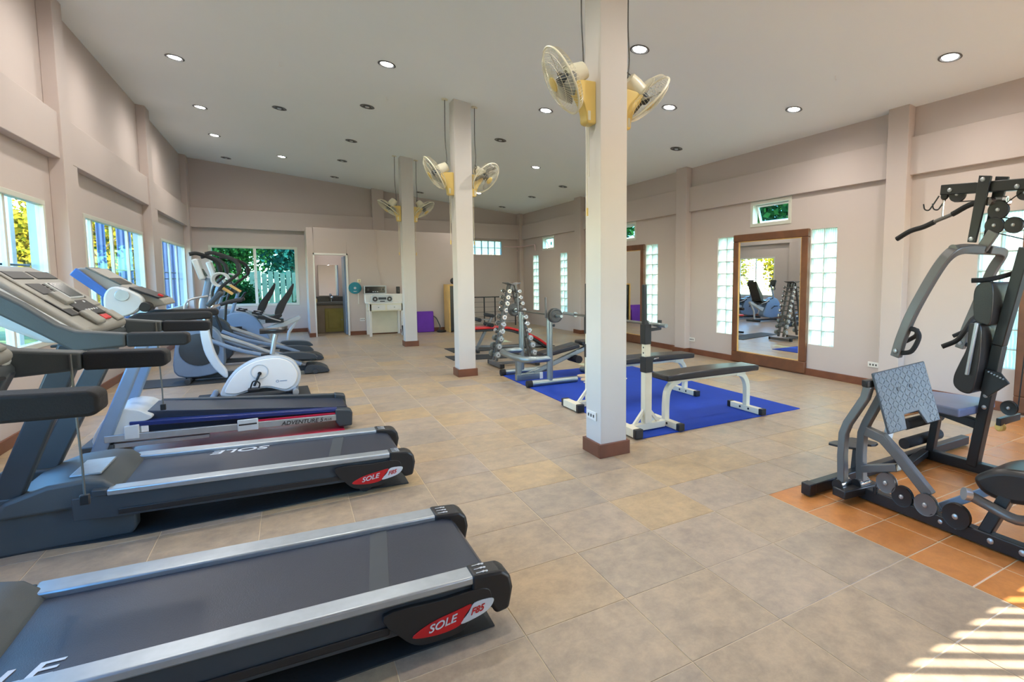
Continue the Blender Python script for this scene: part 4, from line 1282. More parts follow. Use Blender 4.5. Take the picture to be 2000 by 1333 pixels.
def pulley(x, y, z, r, mt_, nm='pulley'):
    p = MB().lathe([(r * .25, -.014), (r * .9, -.012), (r, -.014), (r, -.010), (r * .88, 0), (r, .010), (r, .014), (r * .9, .012), (r * .25, .014)], (x, y, z), (1, 0, 0), 26).build(nm, mt_, t)
    bolt((x - .014, y, z), (-1, 0, 0), p, r * .22)
    return p
pulley(4.23, 1.745, 1.886, .062, 'black')
pulley(4.23, 1.763, 1.782, .058, 'black')
pulley(4.23, 1.649, 1.775, .055, 'black')
pulley(4.25, 2.02, 2.03, .055, 'black')
pulley(4.25, 1.60, 1.985, .05, 'black')
# lat bar with hook and grips, hanging along the room's length
latp = cat([(4.27, 2.47, 1.735), (4.26, 2.36, 1.79), (4.25, 2.25, 1.815), (4.25, 2.15, 1.855), (4.25, 2.05, 1.89), (4.24, 1.93, 1.945), (4.24, 1.80, 1.965), (4.24, 1.70, 1.955)], 4)
lb = MB().tube(latp, .0145, 10).build('lat_bar', 'gunmetal', t)
MB().tube(latp[0:12], .02, 10).build('grip', 'rubber', lb)
MB().tube(latp[16:24], .02, 10).build('grip', 'rubber', lb)
MB().cyl(latp[-2], latp[-1], .022, 12).build('end_cap', 'chrome', lb)
MB().tube(cat([(4.25, 2.115, 2.0), (4.25, 2.12, 1.93), (4.25, 2.12, 1.872)], 3), .006, 6).build('lat_hook', 'chrome', lb)
MB().lathe([(.022, -.012), (.03, 0), (.022, .012)], (4.25, 2.11, 2.03), (1, 0, 0), 14).build('cable_stop', 'black', lb)
for dx_, yy in ((0, 0), (.03, -.05)):
    MB().tube(cat([(4.23 + dx_, 2.14 + yy, 2.035), (4.22 + dx_, 2.18 + yy, 1.965), (4.22 + dx_, 2.205 + yy, 1.935), (4.22 + dx_, 2.235 + yy, 1.945), (4.22 + dx_, 2.245 + yy, 1.985)], 5), .0055, 6).build('hook', 'darksteel', t)
for a, b in (((4.23, 1.70, 1.93), (4.23, 1.62, 1.99)), ((4.23, 1.74, 1.84), (4.23, 1.56, 1.79)), ((4.23, 1.75, 1.73), (4.23, 1.57, 1.67)), ((4.25, 2.04, 1.98), (4.25, 1.74, 1.96))):
    MB().cyl(a, b, .004, 6).build('cable', 'black', t)
# chest-press arms
MB().cyl((3.88, 1.86, 1.615), (4.62, 1.86, 1.615), .03, 14).build('press_axle', GM, t)
MB().bar((4.22, 1.83, 1.62), (4.22, 1.76, 1.74), .07, .035, (1, 0, 0)).build('press_bracket', GM, t, .006)
for s in (-1, 1):
    xb = 4.25 + .40 * s
    xe = 4.25 + .46 * s
    path = cat([(4.25 + .05 * s, 1.83, 1.622), (4.25 + .26 * s, 1.84, 1.618), (xb - .03 * s, 1.87, 1.585), (xb, 1.94, 1.47), (xe - .01 * s, 2.05, 1.20), (xe, 2.12, 1.0), (xe, 2.16, .845)], 5)
    a = MB().rtube(path, .055, .065, side=(1, 0, 0) if False else None, up=(0, 1, .3)).build('press_arm', GM, t, .006)
    h = MB().tube(cat([(xe, 2.10, 1.06), (xe - .0 * s, 2.03, 1.05), (xe, 2.005, 1.0), (xe, 2.05, .90), (xe, 2.12, .875)], 5), .017, 10).build('handle', 'rubber', a)
    bolt((xe - .03, 2.15, .89), (-1, 0, 0), a)
    MB().tube(cat([(xe, 2.02, 1.05), (xe - .1 * s, 2.08, 1.0), (xe - .12 * s, 2.16, .95)], 4), .016, 10).build('side_handle', 'rubber', a)
# arm-curl / fly handle
MB().tube(cat([(4.3, 1.64, 1.46), (4.22, 1.69, 1.43), (4.15, 1.76, 1.405), (4.12, 1.84, 1.40)], 4), .017, 10).build('upper_handle', 'rubber', t)
MB().tube(cat([(4.55, 1.86, 1.15), (4.45, 1.95, 1.12), (4.35, 1.97, 1.02), (4.28, 1.99, .95), (4.22, 2.06, .90)], 4), .018, 10).build('row_handle', 'rubber', t)
# back pads
bk = [(1.745, 1.39), (1.80, 1.36), (1.815, 1.28), (1.80, 1.13), (1.745, 1.10), (1.70, 1.12), (1.70, 1.36)]
MB().prism(cat(bk, 4, True), 'x', 4.10, 4.40).build('head_pad', 'vinyl', t, .02, seg=3)
bk = [(1.79, 1.095), (1.825, 1.09), (1.832, .93), (1.87, .82), (1.905, .715), (1.90, .645), (1.845, .605), (1.785, .615), (1.76, .72), (1.745, .9), (1.75, 1.08)]
MB().prism(cat(bk, 4, True), 'x', 4.08, 4.42).build('back_pad', 'vinyl', t, .025, seg=3)
MB().bar((4.06, 1.765, 1.11), (4.06, 1.81, .74), .02, .03, (1, 0, 0)).build('pad_rail', 'silver', t, .005)
MB().prism([(1.60, .70), (1.655, .765), (1.745, .78), (1.77, .62), (1.72, .585)], 'x', 4.17, 4.195).build('adjuster_quadrant', DS, t, .004)
for k_ in range(6):
    bolt((4.168, 1.632 + .018 * k_ - .0, .727 + .0065 * k_ + .001 * k_), (-1, 0, 0), t, .006)
# seat
seatp = [(3.98, 1.87), (4.02, 1.80), (4.46, 1.80), (4.52, 1.88), (4.44, 2.24), (4.36, 2.28), (4.12, 2.28), (4.04, 2.22)]
MB().prism(cat(seatp, 3, True), 'z', .445, .505).build('seat', 'bluevinyl', t, .02, seg=3)
MB().bar((4.25, 1.81, .36), (4.25, 2.16, .42), .06, .065).build('seat_beam', DS, t, .005)
MB().bar((4.25, 2.12, .06), (4.25, 2.08, .40), .055, .055, (1, 0, 0)).build('seat_post', DS, t, .005)
for z in (.15, .30):
    MB().cyl((4.0, 2.19, z), (4.5, 2.19, z), .042, 14).build('foam_roller', 'rubber', t)
# leg-press frame
for x, dy in ((3.10, 0), (2.985, .055)):
    L = MB().rtube([(x + .02, 1.965 + dy, .09), (x + .035, 1.985 + dy, .28), (x + .05, 1.99 + dy, .42), (x + .06, 1.97 + dy, .49), (x + .09, 1.90 + dy * .6, .67), (x + .095, 1.885 + dy * .6, .745)], .05, .05, side=(1, 0, 0)).build('press_link', GM, t, .005)
    MB().cyl((x - .03, 1.968 + dy, .10), (x + .075, 1.968 + dy, .10), .032, 12).build('pivot', 'chrome', L)
    MB().cyl((x - .04, 1.968 + dy, .10), (x - .028, 1.968 + dy, .10), .036, 12).build('pivot_washer', 'black', L)
MB().bar((2.92, 1.99, .065), (3.24, 1.96, .065), .10, .055).build('pivot_base', DS, t, .008)
MB().bar((3.13, 1.96, .195), (3.13, 1.74, .27), .045, .055, (1, 0, 0)).build('link_brace', GM, t, .005)
MB().rtube([(3.13, 1.95, .445), (3.13, 1.84, .425), (3.13, 1.74, .345), (3.13, 1.55, .165)], .05, .06, side=(1, 0, 0)).build('press_arm_frame', GM, t, .006)
# foot plate faces the seat
plate = [(-.21, .19), (.21, .19), (.21, -.19), (.10, -.19), (.06, -.10), (-.055, -.10), (-.065, -.19), (-.21, -.19)]
pmb = MB().prism(plate, 'z', -.008, .008)
u_ = Vector((.41, -.095, .058)).normalized()
v_ = Vector((-.03, .105, .367))
v_ = (v_ - u_ * v_.dot(u_)).normalized()
mm = Matrix((u_, v_, u_.cross(v_))).transposed().to_4x4()
mm.translation = (3.293, 1.803, .674)
def treadmat():
    m = mat('tread_plate', sr(80, 88, 95), .5, .0, var=.08, scale=14)
    n = m.node_tree.nodes; l = m.node_tree.links
    tc = n.new('ShaderNodeTexCoord')
    br = n.new('ShaderNodeTexBrick')
    br.inputs['Scale'].default_value = 22
    br.inputs['Mortar Size'].default_value = .035
    mp = n.new('ShaderNodeMapping')
    mp.inputs['Rotation'].default_value = (0, 0, .78)
    l.new(tc.outputs['Object'], mp.inputs[0])
    l.new(mp.outputs[0], br.inputs['Vector'])
    b = n.new('ShaderNodeBump')
    b.inputs['Strength'].default_value = .8
    b.inputs['Distance'].default_value = .01
    l.new(br.outputs['Fac'], b.inputs['Height'])
    l.new(b.outputs[0], n['Principled BSDF'].inputs['Normal'])
    return m
M['tread'] = treadmat()
fp = pmb.xf(mm).build('foot_plate', 'tread', t, .006)
for sx_ in (-.05, .05):
    q = mm @ Vector((sx_, .06, .008)); q2 = mm @ Vector((sx_, .06, .011))
    q0 = mm @ Vector((sx_, .06, -.008)); 
    MB().cyl(mm @ Vector((sx_, .06, -.012)), mm @ Vector((sx_, .06, .012)), .012, 10).build('bolt', 'ink', fp)
tr = MB()
for i in range(15):
    for j in range(14):
        x_, y_ = -.196 + i * .028, -.176 + j * .027
        if -.085 < x_ < .12 and y_ < -.08: continue
        a_ = .78 if (i + j) % 2 else -.78
        e_ = Vector((math.cos(a_), math.sin(a_), 0)) * .011
        c_ = Vector((x_, y_, .0085))
        tr.bar(mm @ (c_ - e_), mm @ (c_ + e_), .005, .003, mm.to_3x3() @ Vector((0, 0, 1)))
tr.build('tread_pattern', 'tread', fp, 0, smooth=0)
MB().cyl((3.20, 1.85, .565), (3.45, 1.80, .585), .034, 14).build('plate_tube', 'chrome', t)
MB().bar((3.20, 1.86, .38), (3.25, 1.85, .60), .06, .03, (0, 1, 0)).build('plate_bracket', 'litegrey', t, .005)
MB().bar((3.05, 1.93, .76), (3.2, 1.90, .765), .045, .045).build('link_head', 'black', t, .006)
for x in (3.34, 3.48):
    MB().prism(cat([(x - .1, 2.30), (x + .03, 2.30), (x + .08, 2.14), (x - .02, 2.12)], 3, True), 'z', .235, .25).build('foot_rest', 'darksteel', t, .004)
MB().bar((3.4, 2.2, .06), (3.42, 2.2, .235), .04, .04, (0, 1, 0)).build('foot_rest_post', DS, t, .004)
pulley(3.10, 1.79, .165, .062, 'gunmetal')
pulley(3.10, 1.69, .115, .062, 'black')
pulley(3.10, 1.555, .115, .064, 'gunmetal')
pulley(3.08, 1.385, .12, .070, 'black')
MB().cyl((3.1, 1.86, .07), (3.1, 1.86, .11), .014, 8).build('cable_stop', 'black', t)
MB().tube(cat([(3.1, 1.86, .1), (3.1, 1.85, .15), (3.1, 1.79, .225), (3.1, 1.74, .14), (3.1, 1.66, .17), (3.1, 1.62, .12), (3.1, 1.555, .178), (3.09, 1.44, .1)], 5), .0045, 6).build('cable', 'black', t)
MB().bar((3.22, 1.58, .045), (3.42, 1.28, .27), .05, .06, (1, 0, 0)).build('diagonal_brace', 'bluegrey', t, .005)
# curl seat at the right edge
cpt = [(1.335, .33), (1.30, .38), (1.2, .43), (1.05, .45), (.9, .44), (.86, .38), (.95, .32), (1.15, .26), (1.28, .27)]
MB().prism(cat(cpt, 4, True), 'x', 3.12, 3.45).build('rear_seat_pad', 'vinyl', t, .03, seg=3)
MB().bar((3.13, 1.27, .05), (3.16, 1.17, .33), .06, .07, (1, 0, 0)).build('rear_seat_post', DS, t, .006)
MB().tube(cat([(3.05, 1.32, .27), (3.08, 1.24, .235), (3.1, 1.12, .20), (3.16, 1.04, .22)], 4), .026, 12).build('curl_bar', GM, t)
MB().cyl((3.03, 1.335, .275), (3.055, 1.315, .27), .033, 14).build('curl_collar', 'silver', t)
MB().cyl((3.08, 1.03, .09), (3.2, 1.03, .09), .04, 14).build('foot_knob', 'black', t)
# weight stack and guide rods at the right edge
for x in (4.14, 4.36):
    MB().cyl((x, 1.30, .08), (x, 1.20, 1.9), .012, 8).build('guide_rod', 'chrome', t)
for k_ in range(12):
    MB().bar((4.06, 1.275 - k_ * .002, .10 + k_ * .045), (4.44, 1.275 - k_ * .002, .10 + k_ * .045), .12, .040).build('stack_plate', 'darksteel', t, .004)
MB().bar((4.1, 1.62, .44), (4.4, 1.62, .44), .03, .05).build('low_row_bracket', 'darksteel', t, .004)
MB().lathe([(.03, 0), (.03, .03), (.02, .04)], (4.16, 1.62, .40), (-1, .3, 0), 14).build('pin_knob', 'yellow', t)
pulley(4.2, 1.60, .53, .05, 'black')
MB().cyl((4.2, 1.55, .55), (4.22, 1.50, 1.7), .004, 6).build('cable', 'black', t)

# ================================================================== MIRRORS
def wall_mirror(y0, y1, label):
    t = thing('wall_mirror', label, 'mirror', (XR, (y0 + y1) / 2, 0), 'wood framed wall mirrors')
    z0, z1, f = .02, 2.135, .115
    x0, x1 = XR - .055, XR - .001
    MB().box(x0, x1, y0, y1, z1 - f, z1).build('frame_rail', 'wood', t, .01)
    MB().box(x0, x1, y0, y1, z0, z0 + .17).build('frame_rail', 'wood', t, .01)
    for a in (y0, y1 - f):
        MB().box(x0, x1, a, a + f, z0 + .17, z1 - f).build('frame_stile', 'wood', t, .01)
    a, b, c, d = y0 + f, y1 - f, z0 + .17, z1 - f
    for q in ((a, b, d - .012, d), (a, b, c, c + .012), (a, a + .012, c + .012, d - .012), (b - .012, b, c + .012, d - .012)):
        MB().box(XR - .045, XR - .02, *q).build('bead', 'paletimber', t, .003)
    MB().box(XR - .03, XR - .022, a + .002, b - .002, c + .002, d - .002).build('mirror_glass', 'mirror', t, smooth=0)
wall_mirror(.945, 2.43, 'wood framed wall mirror behind the multi-gym')
wall_mirror(5.022, 6.507, 'large wood framed wall mirror reflecting the dumbbell tower')
wall_mirror(9.115, 10.6, 'wood framed wall mirror partly hidden by the near pillar')

# ================================================================== FANS
def fan(anchor, side, n, label, cord_top):
    """wall fan on a pillar: anchor (x,y) on the pillar face, side -1 left / +1 right, n facing."""
    ax, ay = anchor
    t = thing('wall_fan', label, 'fan', (ax, ay, 2.59), 'oscillating fans on the pillars')
    n = Vector(n).normalized()
    s = side
    prof = [(0, 2.905), (.09, 2.90), (.195, 2.885), (.175, 2.82), (.12, 2.75), (.085, 2.66), (.075, 2.595), (.0, 2.59)]
    vs, fs = [], []
    pp = cat([(p[0], p[1]) for p in prof[:1]] + [p for p in prof[1:7]] + [prof[7]], 3)
    b = MB().prism([(ax + s * p[0], p[1]) for p in pp], 'y', ay - .055, ay + .055).build('bracket', 'yellow', t, .016, seg=3)
    MB().box(ax + s * .06 - .012, ax + s * .06 + .012, ay - .058, ay - .05, 2.61, 2.68).build('control_plate', 'ivory', b, .003)
    c0 = Vector((ax + s * .175, ay, 2.87))
    motor_c = c0 + Vector((0, 0, .06)) - n * .02
    hub = motor_c + n * .10
    MB().tube([c0, motor_c - n * .02], .024, 10).build('neck', 'ivory', t)
    MB().lathe([(.03, -.10), (.062, -.09), (.075, -.02), (.075, .045), (.06, .06)], motor_c, n, 20).build('motor', 'ivory', t)
    R = .245
    u = n.orthogonal().normalized()
    v = n.cross(u)
    def P(r, a, d): return hub + n * d + (u * math.cos(a) + v * math.sin(a)) * r
    for d, rr, nm in ((.02, R, 'rim'),):
        rim = MB().tube([P(rr, 2 * math.pi * i / 48, d) for i in range(48)], .008, 8, True).build(nm, 'ivory', t)
    fg = MB()
    for i in range(60):
        a = 2 * math.pi * i / 60
        fg.tube([P(.05, a + .25, .085), P(.13, a + .12, .082), P(.20, a + .03, .062), P(R, a, .02)], .0013, 3)
    for rr, d in ((.16, .077), (.215, .052)):
        fg.tube([P(rr, 2 * math.pi * i / 40, d) for i in range(40)], .0016, 3, True)
    fg.build('front_grille', 'ivory', t)
    bg_ = MB()
    for i in range(60):
        a = 2 * math.pi * i / 60
        bg_.tube([P(.065, a, -.055), P(.16, a, -.058), P(.225, a, -.03), P(R, a, .02)], .0013, 3)
    bg_.tube([P(.16, 2 * math.pi * i / 40, -.058) for i in range(40)], .0016, 3, True)
    bg_.build('rear_grille', 'ivory', t)
    MB().lathe([(.052, .078), (.05, .092), (.03, .097)], hub, n, 20).build('centre_badge', 'yellow', t)
    MB().lathe([(.04, -.04), (.042, .03), (.03, .045)], hub, n, 16).build('hub', 'graphite', t)
    for k in range(3):
        a0 = 2 * math.pi * k / 3 + .4
        vs, fs = [], []
        m_ = 7
        for i in range(m_):
            r = .035 + (.205 - .035) * i / (m_ - 1)
            w_ = .35 + .42 * math.sin(math.pi * min(1, (i + .6) / m_))
            for j in range(4):
                aa = a0 + w_ * (j / 3 - .5) * 1.5
                vs.append(P(r, aa, .03 - .06 * j / 3))
        for i in range(m_ - 1):
            for j in range(3):
                fs.append((i * 4 + j, i * 4 + j + 1, i * 4 + 5 + j, i * 4 + 4 + j))
        o = MB().add(vs, fs).build('blade', 'greyplastic', t, smooth=60)
        sm = o.modifiers.new('thickness', 'SOLIDIFY')
        sm.thickness = .003
    x = ax + s * .09
    MB().tube(cat([(x, ay, cord_top), (x - .006, ay, 3.4), (x + .006, ay, 3.15), (x - .01 * s, ay, 2.98), (x, ay, 2.90)], 5), .0055, 6).build('power_cord', 'cord', t)
    MB().tube(cat([(x - .012, ay, 3.05), (x + .015, ay - .01, 3.02), (x - .014, ay, 2.97), (x, ay, 2.92)], 5), .005, 6).build('cord_loop', 'cord', t)
    MB().cyl((x, ay, cord_top - .008), (x, ay, cord_top + .012), .045, 14).build('ceiling_rose', 'ivory', t)
    for dx_ in (.035, .05):
        MB().cyl((ax + s * dx_, ay, 2.6), (ax + s * dx_, ay, 1.95 if dx_ == .05 else 2.2), .003, 5).build('pull_cord', 'ivory', t)
    MB().cyl((ax + s * .05, ay, 1.90), (ax + s * .05, ay, 1.96), .008, 8).build('pull_knob', 'yellow', t)
FD = [((2.065, 3.605), -1, (-.86, .19, -.50), 'wall fan on the left face of the nearest pillar'),
      ((2.305, 3.605), 1, (.74, -.0, -.60), 'wall fan on the right face of the nearest pillar, seen from behind'),
      ((2.065, 7.59), -1, (-.84, .10, -.52), 'wall fan on the left face of the middle pillar'),
      ((2.305, 7.59), 1, (.52, -.62, -.62), 'wall fan on the right face of the middle pillar'),
      ((2.055, 11.56), -1, (-.55, .07, -.77), 'wall fan on the left face of the farthest pillar'),
      ((2.295, 11.56), 1, (.52, -.31, -.73), 'wall fan on the right face of the farthest pillar')]
for an, s, n, lb in FD:
    fan(an, s, n, lb, ceil_z(an[0] + s * .09) - .003)

# ================================================================== CEILING LIGHTS
SL = math.atan(.0995)
def downlight(x, y, on, label, zc=None):
    z = ceil_z(x) if zc is None else zc
    t = thing('ceiling_light', label, 'ceiling light', (x, y, z), 'recessed ceiling downlights')
    t.rotation_euler = (0, SL if zc is None else 0, 0)
    save = ORG[t.name]
    ORG[t.name] = (0, 0, 0)
    MB().lathe([(.098, -.001), (.102, -.006), (.085, -.010), (.075, -.004), (.068, -.001)], (0, 0, 0), (0, 0, 1), 28, cap=False).build('trim_ring', 'gunmetal', t)
    MB().lathe([(.066, -.005), (.062, -.002)], (0, 0, 0), (0, 0, 1), 24).build('reflector', 'lamp' if on else 'plate', t)
    MB().lathe([(.028, -.001), (.03, -.012), (.02, -.018)], (0, 0, 0), (0, 0, 1), 14).build('bulb', 'lamp' if on else 'litegrey', t)
    ORG[t.name] = save
    if on:
        L = bpy.data.lights.new('downlight_lamp', 'SPOT')
        L.energy = LAMP_W * (1 if zc is None else .35)
        L.spot_size = 3.1
        L.spot_blend = 1.0
        L.shadow_soft_size = .07
        L.color = (1, .95, .89)
        lo = bpy.data.objects.new('downlight_lamp', L)
        COL.objects.link(lo)
        lo.parent = t
        lo.location = (0, 0, -.06)
ROWN = {-1.11: 'in the row above the treadmill consoles', 1.13: 'in the row left of the pillars', 3.22: 'in the row right of the pillars', 5.57: 'in the row along the mirror wall', 0.0: 'in the short row over the aisle', 4.4: 'in the short row over the weights'}
LIGHTS = {-1.11: [(2.7, 1), (4.63, 1), (6.95, 1), (8.71, 1), (10.96, 1), (12.93, 1), (15.18, 0)],
          1.13: [(2.7, 1), (4.63, 1), (6.954, 1), (8.77, 0), (11.06, 0), (13.0, 0), (15.17, 0)],
          0.0: [(5.65, 1), (9.95, 0), (13.8, 1)],
          3.22: [(2.75, 1), (4.64, 1), (6.95, 1), (8.8, 0), (15.19, 0)],
          4.4: [(5.65, 1), (10.0, 1), (13.74, 1)],
          5.57: [(2.78, 1), (4.61, 1), (6.956, 0), (11.12, 0), (12.93, 0), (15.16, 0)]}
NUM = ['first', 'second', 'third', 'fourth', 'fifth', 'sixth', 'seventh']
for x, L in LIGHTS.items():
    for i, (y, on) in enumerate(L):
        downlight(x, y, on, '%s recessed downlight, %s from the camera %s' % ('lit' if on else 'unlit', NUM[i], ROWN[x]))
for x, y, lb in ((1.30, 8.11, 'tiny white ceiling hook left of the middle pillar'), (.025, 7.88, 'tiny white ceiling hook above the treadmills'), (5.14, 3.72, 'tiny white ceiling hook toward the mirror wall')):
    z = ceil_z(x)
    tag(MB().tube(cat([(x, y, z), (x, y, z - .03), (x + .012, y, z - .045), (x + .02, y, z - .03)], 4), .003, 6).build('ceiling_hook', 'white', None), lb, 'hook', 'small ceiling hooks')

# ================================================================== BACK AREA
# vanity in washroom
t = thing('vanity_unit', 'washroom vanity with olive wooden door and grey granite top', 'vanity', (.95, 15.7, 0))
MB().box(.56, 1.9, 15.36, 16.04, .0, .73).build('carcass', 'grouttile', t, .004)
MB().box(.535, 1.95, 15.30, 16.045, .735, .80).build('counter_top', 'granite', t, .008)
d = MB().box(.79, 1.22, 15.335, 15.36, .03, .64).build('cabinet_door', 'olive', t, .006)
MB().box(.86, 1.15, 15.325, 15.337, .12, .55).build('door_panel', 'olive', d, .008)
MB().cyl((1.18, 15.31, .34), (1.18, 15.336, .34), .012, 10).build('knob', 'steel', d)
MB().box(.56, 1.9, 16.0, 16.045, .80, .93).build('splashback', 'granite', t, .004)
tp = MB().tube(cat([(.98, 15.85, .80), (.98, 15.85, .95), (.98, 15.80, 1.0), (.98, 15.70, .96)], 5), .014, 8).build('tap', 'chrome', t)
MB().ell((.98, 15.72, .91), (.04, .04, .04)).build('tap_head', 'chrome', tp)
tag(MB().box(.70, 1.18, 16.02, 16.045, .95, 1.78).build('washroom_mirror', 'mirror', None, .004), 'plain mirror above the washroom vanity', 'mirror')
t = thing('soap_bottle', 'yellow soap bottle at the left end of the washroom counter', 'bottle', (.60, 15.42, .80))
MB().lathe([(.03, 0), (.034, .02), (.034, .08), (.012, .11), (.012, .13)], (.60, 15.42, .801), (0, 0, 1), 14).build('body', 'yellow', t)
MB().cyl((.60, 15.42, .93), (.60, 15.42, .955), .016, 10).build('cap', 'black', t)

downlight(1.0, 15.35, 1, 'unseen downlight added to brighten the washroom behind the doorway', 2.555)  # hidden lamp, added only to lift the dark washroom
# teal round fan-like disc on the wall
t = thing('wall_disc', 'round teal disc hung on the wall beside the washroom door', 'wall ornament', (1.43, 14.43, 1.18))
MB().lathe([(.143, 0), (.146, .012), (.135, .02)], (1.43, 14.435, 1.18), (0, -1, 0), 32).build('disc', 'teal', t)
MB().lathe([(.03, .02), (.028, .026)], (1.43, 14.435, 1.18), (0, -1, 0), 20).build('centre_label', 'lettering', t)
MB().box(1.395, 1.465, 14.412, 14.416, 1.09, 1.105).build('marking', 'lettering', t, smooth=0)
MB().cyl((1.50, 14.43, 1.05), (1.50, 14.43, .78), .008, 8).build('hanging_cord', 'white', t)
t = thing('light_switch', 'small cream light switch above the teal disc', 'switch', (1.53, 14.44, 1.35))
MB().box(1.49, 1.57, 14.435, 14.449, 1.32, 1.40).build('plate', 'ivory', t, .004)
MB().box(1.515, 1.545, 14.43, 14.436, 1.34, 1.38).build('rocker', 'paletimber', t, .003)

# side table
t = thing('desk', 'white wooden desk with two drawers against the partition', 'desk', (2.05, 14.1, 0))
x0, x1, y0, y1 = 1.66, 2.46, 13.83, 14.42
MB().box(x0 - .02, x1 + .02, y0 - .02, y1, .795, .825).build('top', 'white', t, .005)
MB().box(x0 + .02, x1 - .02, y0 + .0, y1 - .02, .62, .795).build('apron', 'cream', t, .004)
for a, b in ((x0 + .06, 2.03), (2.07, x1 - .05)):
    d = MB().box(a, b, y0 - .012, y0 + .002, .645, .77).build('drawer', 'white', t, .005)
    MB().cyl(((a + b) / 2, y0 - .035, .71), ((a + b) / 2, y0 - .01, .71), .012, 10).build('knob', 'steel', d)
for a in (x0, x1 - .06):
    for b in (y0, y1 - .06):
        MB().box(a, a + .06, b, b + .06, 0, .795).build('leg', 'white', t, .005)
MB().box(x0 + .06, x1 - .06, y1 - .03, y1 - .015, .03, .62).build('back_panel', 'cream', t, .003)
MB().box(x0 - .03, x1 + .03, 14.16, y1, .825, 1.03).build('shelf_riser', 'white', t, .005)
t = thing('boombox', 'silver radio cassette player on the front of the white desk', 'radio', (1.97, 13.95, .826))
bb = MB().box(1.74, 2.21, 13.86, 14.06, .828, .99).build('body', 'litegrey', t, .012)
for x in (1.81, 2.14):
    s_ = MB().lathe([(.058, 0), (.06, .008), (.045, .012), (.03, .006)], (x, 13.86, .915), (0, -1, 0), 20).build('speaker', 'plate', bb)
    MB().lathe([(.02, .006), (.015, .012)], (x, 13.86, .915), (0, -1, 0), 14).build('speaker_cone', 'litegrey', s_)
MB().box(1.885, 2.065, 13.85, 13.862, .90, .955).build('cassette_door', 'graphite', bb, .004)
MB().box(1.92, 2.03, 13.85, 13.862, .85, .87).build('display', 'ink', bb, .002)
MB().tube(cat([(1.76, 13.96, .985), (1.80, 13.96, 1.005), (1.97, 13.96, 1.008), (2.14, 13.96, 1.005), (2.19, 13.96, .985)], 4), .01, 8).build('handle', 'litegrey', bb)
t = thing('stereo_receiver', 'black stereo unit on top of the desk riser', 'stereo', (1.86, 14.27, 1.031))
bb = MB().box(1.61, 2.115, 14.19, 14.40, 1.033, 1.225).build('body', 'black', t, .006)
MB().box(1.60, 2.125, 14.185, 14.2, 1.033, 1.24).build('front_frame', 'litegrey', t, .006)
MB().box(1.63, 2.095, 14.180, 14.187, 1.055, 1.215).build('front_panel', 'blackgloss', bb, .003)
for x, rr in ((1.70, .03), (1.98, .022), (2.05, .022)):
    MB().lathe([(rr, 0), (rr * .9, .014)], (x, 14.18, 1.14), (0, -1, 0), 16).build('dial', 'plate', bb)
for k_ in range(3):
    MB().box(1.80 + k_ * .05, 1.83 + k_ * .05, 14.176, 14.181, 1.08, 1.1).build('button', 'litegrey', bb, smooth=0)
t = thing('speaker', 'small black speaker at the right end of the desk riser', 'speaker', (2.41, 14.27, 1.031))
MB().box(2.375, 2.45, 14.2, 14.32, 1.033, 1.21).build('cabinet', 'black', t, .006)
MB().lathe([(.024, 0), (.02, .006)], (2.412, 14.2, 1.10), (0, -1, 0), 14).build('cone', 'plate', t)
t = thing('waste_bin', 'dark waste bin half hidden behind the farthest pillar', 'bin', (2.45, 13.98, 0))
MB().lathe([(.10, 0), (.125, .24), (.13, .25), (.12, .25), (.09, .01)], (2.50, 13.68, .001), (0, 0, 1), 20).build('body', 'black', t)
# wiring down the partition
MB().tube(cat([(1.95, 14.44, 2.64), (1.955, 14.44, 2.1), (1.96, 14.44, 1.75), (2.0, 14.43, 1.6), (2.02, 14.42, 1.24)], 4), .007, 6).build('wall_cable', 'wall', wp)

# outlets
def outlet(label, pos, axis):
    t = thing('wall_socket', label, 'socket', pos, 'white wall sockets')
    x, y, z = pos
    if axis == 'x':
        MB().box(x - .012, x - .001, y - .075, y + .075, z - .035, z + .035).build('plate', 'white', t, .004)
        for k_ in (-.04, 0, .04):
            MB().box(x - .014, x - .011, y + k_ - .01, y + k_ + .01, z - .012, z + .012).build('socket_hole', 'plate', t, .001)
    else:
        MB().box(x - .06, x + .06, y - .012, y - .001, z - .035, z + .035).build('plate', 'white', t, .004)
        for k_ in (-.035, 0, .035):
            MB().box(x + k_ - .009, x + k_ + .009, y - .014, y - .011, z - .012, z + .012).build('socket_hole', 'plate', t, .001)
outlet('white wall socket left of the large wall mirror', (XR, 7.585, .268), 'x')
outlet('white wall socket right of the large wall mirror', (XR, 3.995, .292), 'x')
outlet('white wall socket beside the white desk', (1.58, PY, .385), 'y')
outlet('white socket low on the nearest pillar', (2.065, 3.62, .315), 'x')

# purple bundle, locker, railing
t = thing('gym_mat_bag', 'purple folded mat with grey strap leaning on the partition', 'mat', (3.1, 14.3, 0))
MB().prism([(14.25, .001), (14.38, .001), (14.43, .545), (14.33, .55)], 'x', 2.87, 3.30).build('folded_mat', 'purple', t, .02, seg=3)
MB().tube(cat([(3.29, 14.32, .42), (3.36, 14.3, .36), (3.43, 14.28, .2), (3.45, 14.27, .12), (3.40, 14.26, .03)], 5), .014, 8).build('strap', 'charcoal', t)
tag(MB().tube(cat([(3.34, 14.06, .03), (3.4, 13.98, .03), (3.48, 14.0, .03), (3.53, 14.06, .03), (3.46, 14.12, .03), (3.37, 14.11, .03)], 4, True), .028, 8, True).build('resistance_band', 'black', None), 'dark coiled band on the floor beside the purple mat', 'band')
t = thing('locker', 'narrow pale timber locker behind the middle pillar', 'cupboard', (3.85, 14.0, 0))
MB().box(3.60, 3.64, 13.9, 14.4, .0, 1.26).build('side_panel', 'paletimber', t, .004)
MB().box(4.06, 4.1, 13.9, 14.4, .0, 1.26).build('side_panel', 'paletimber', t, .004)
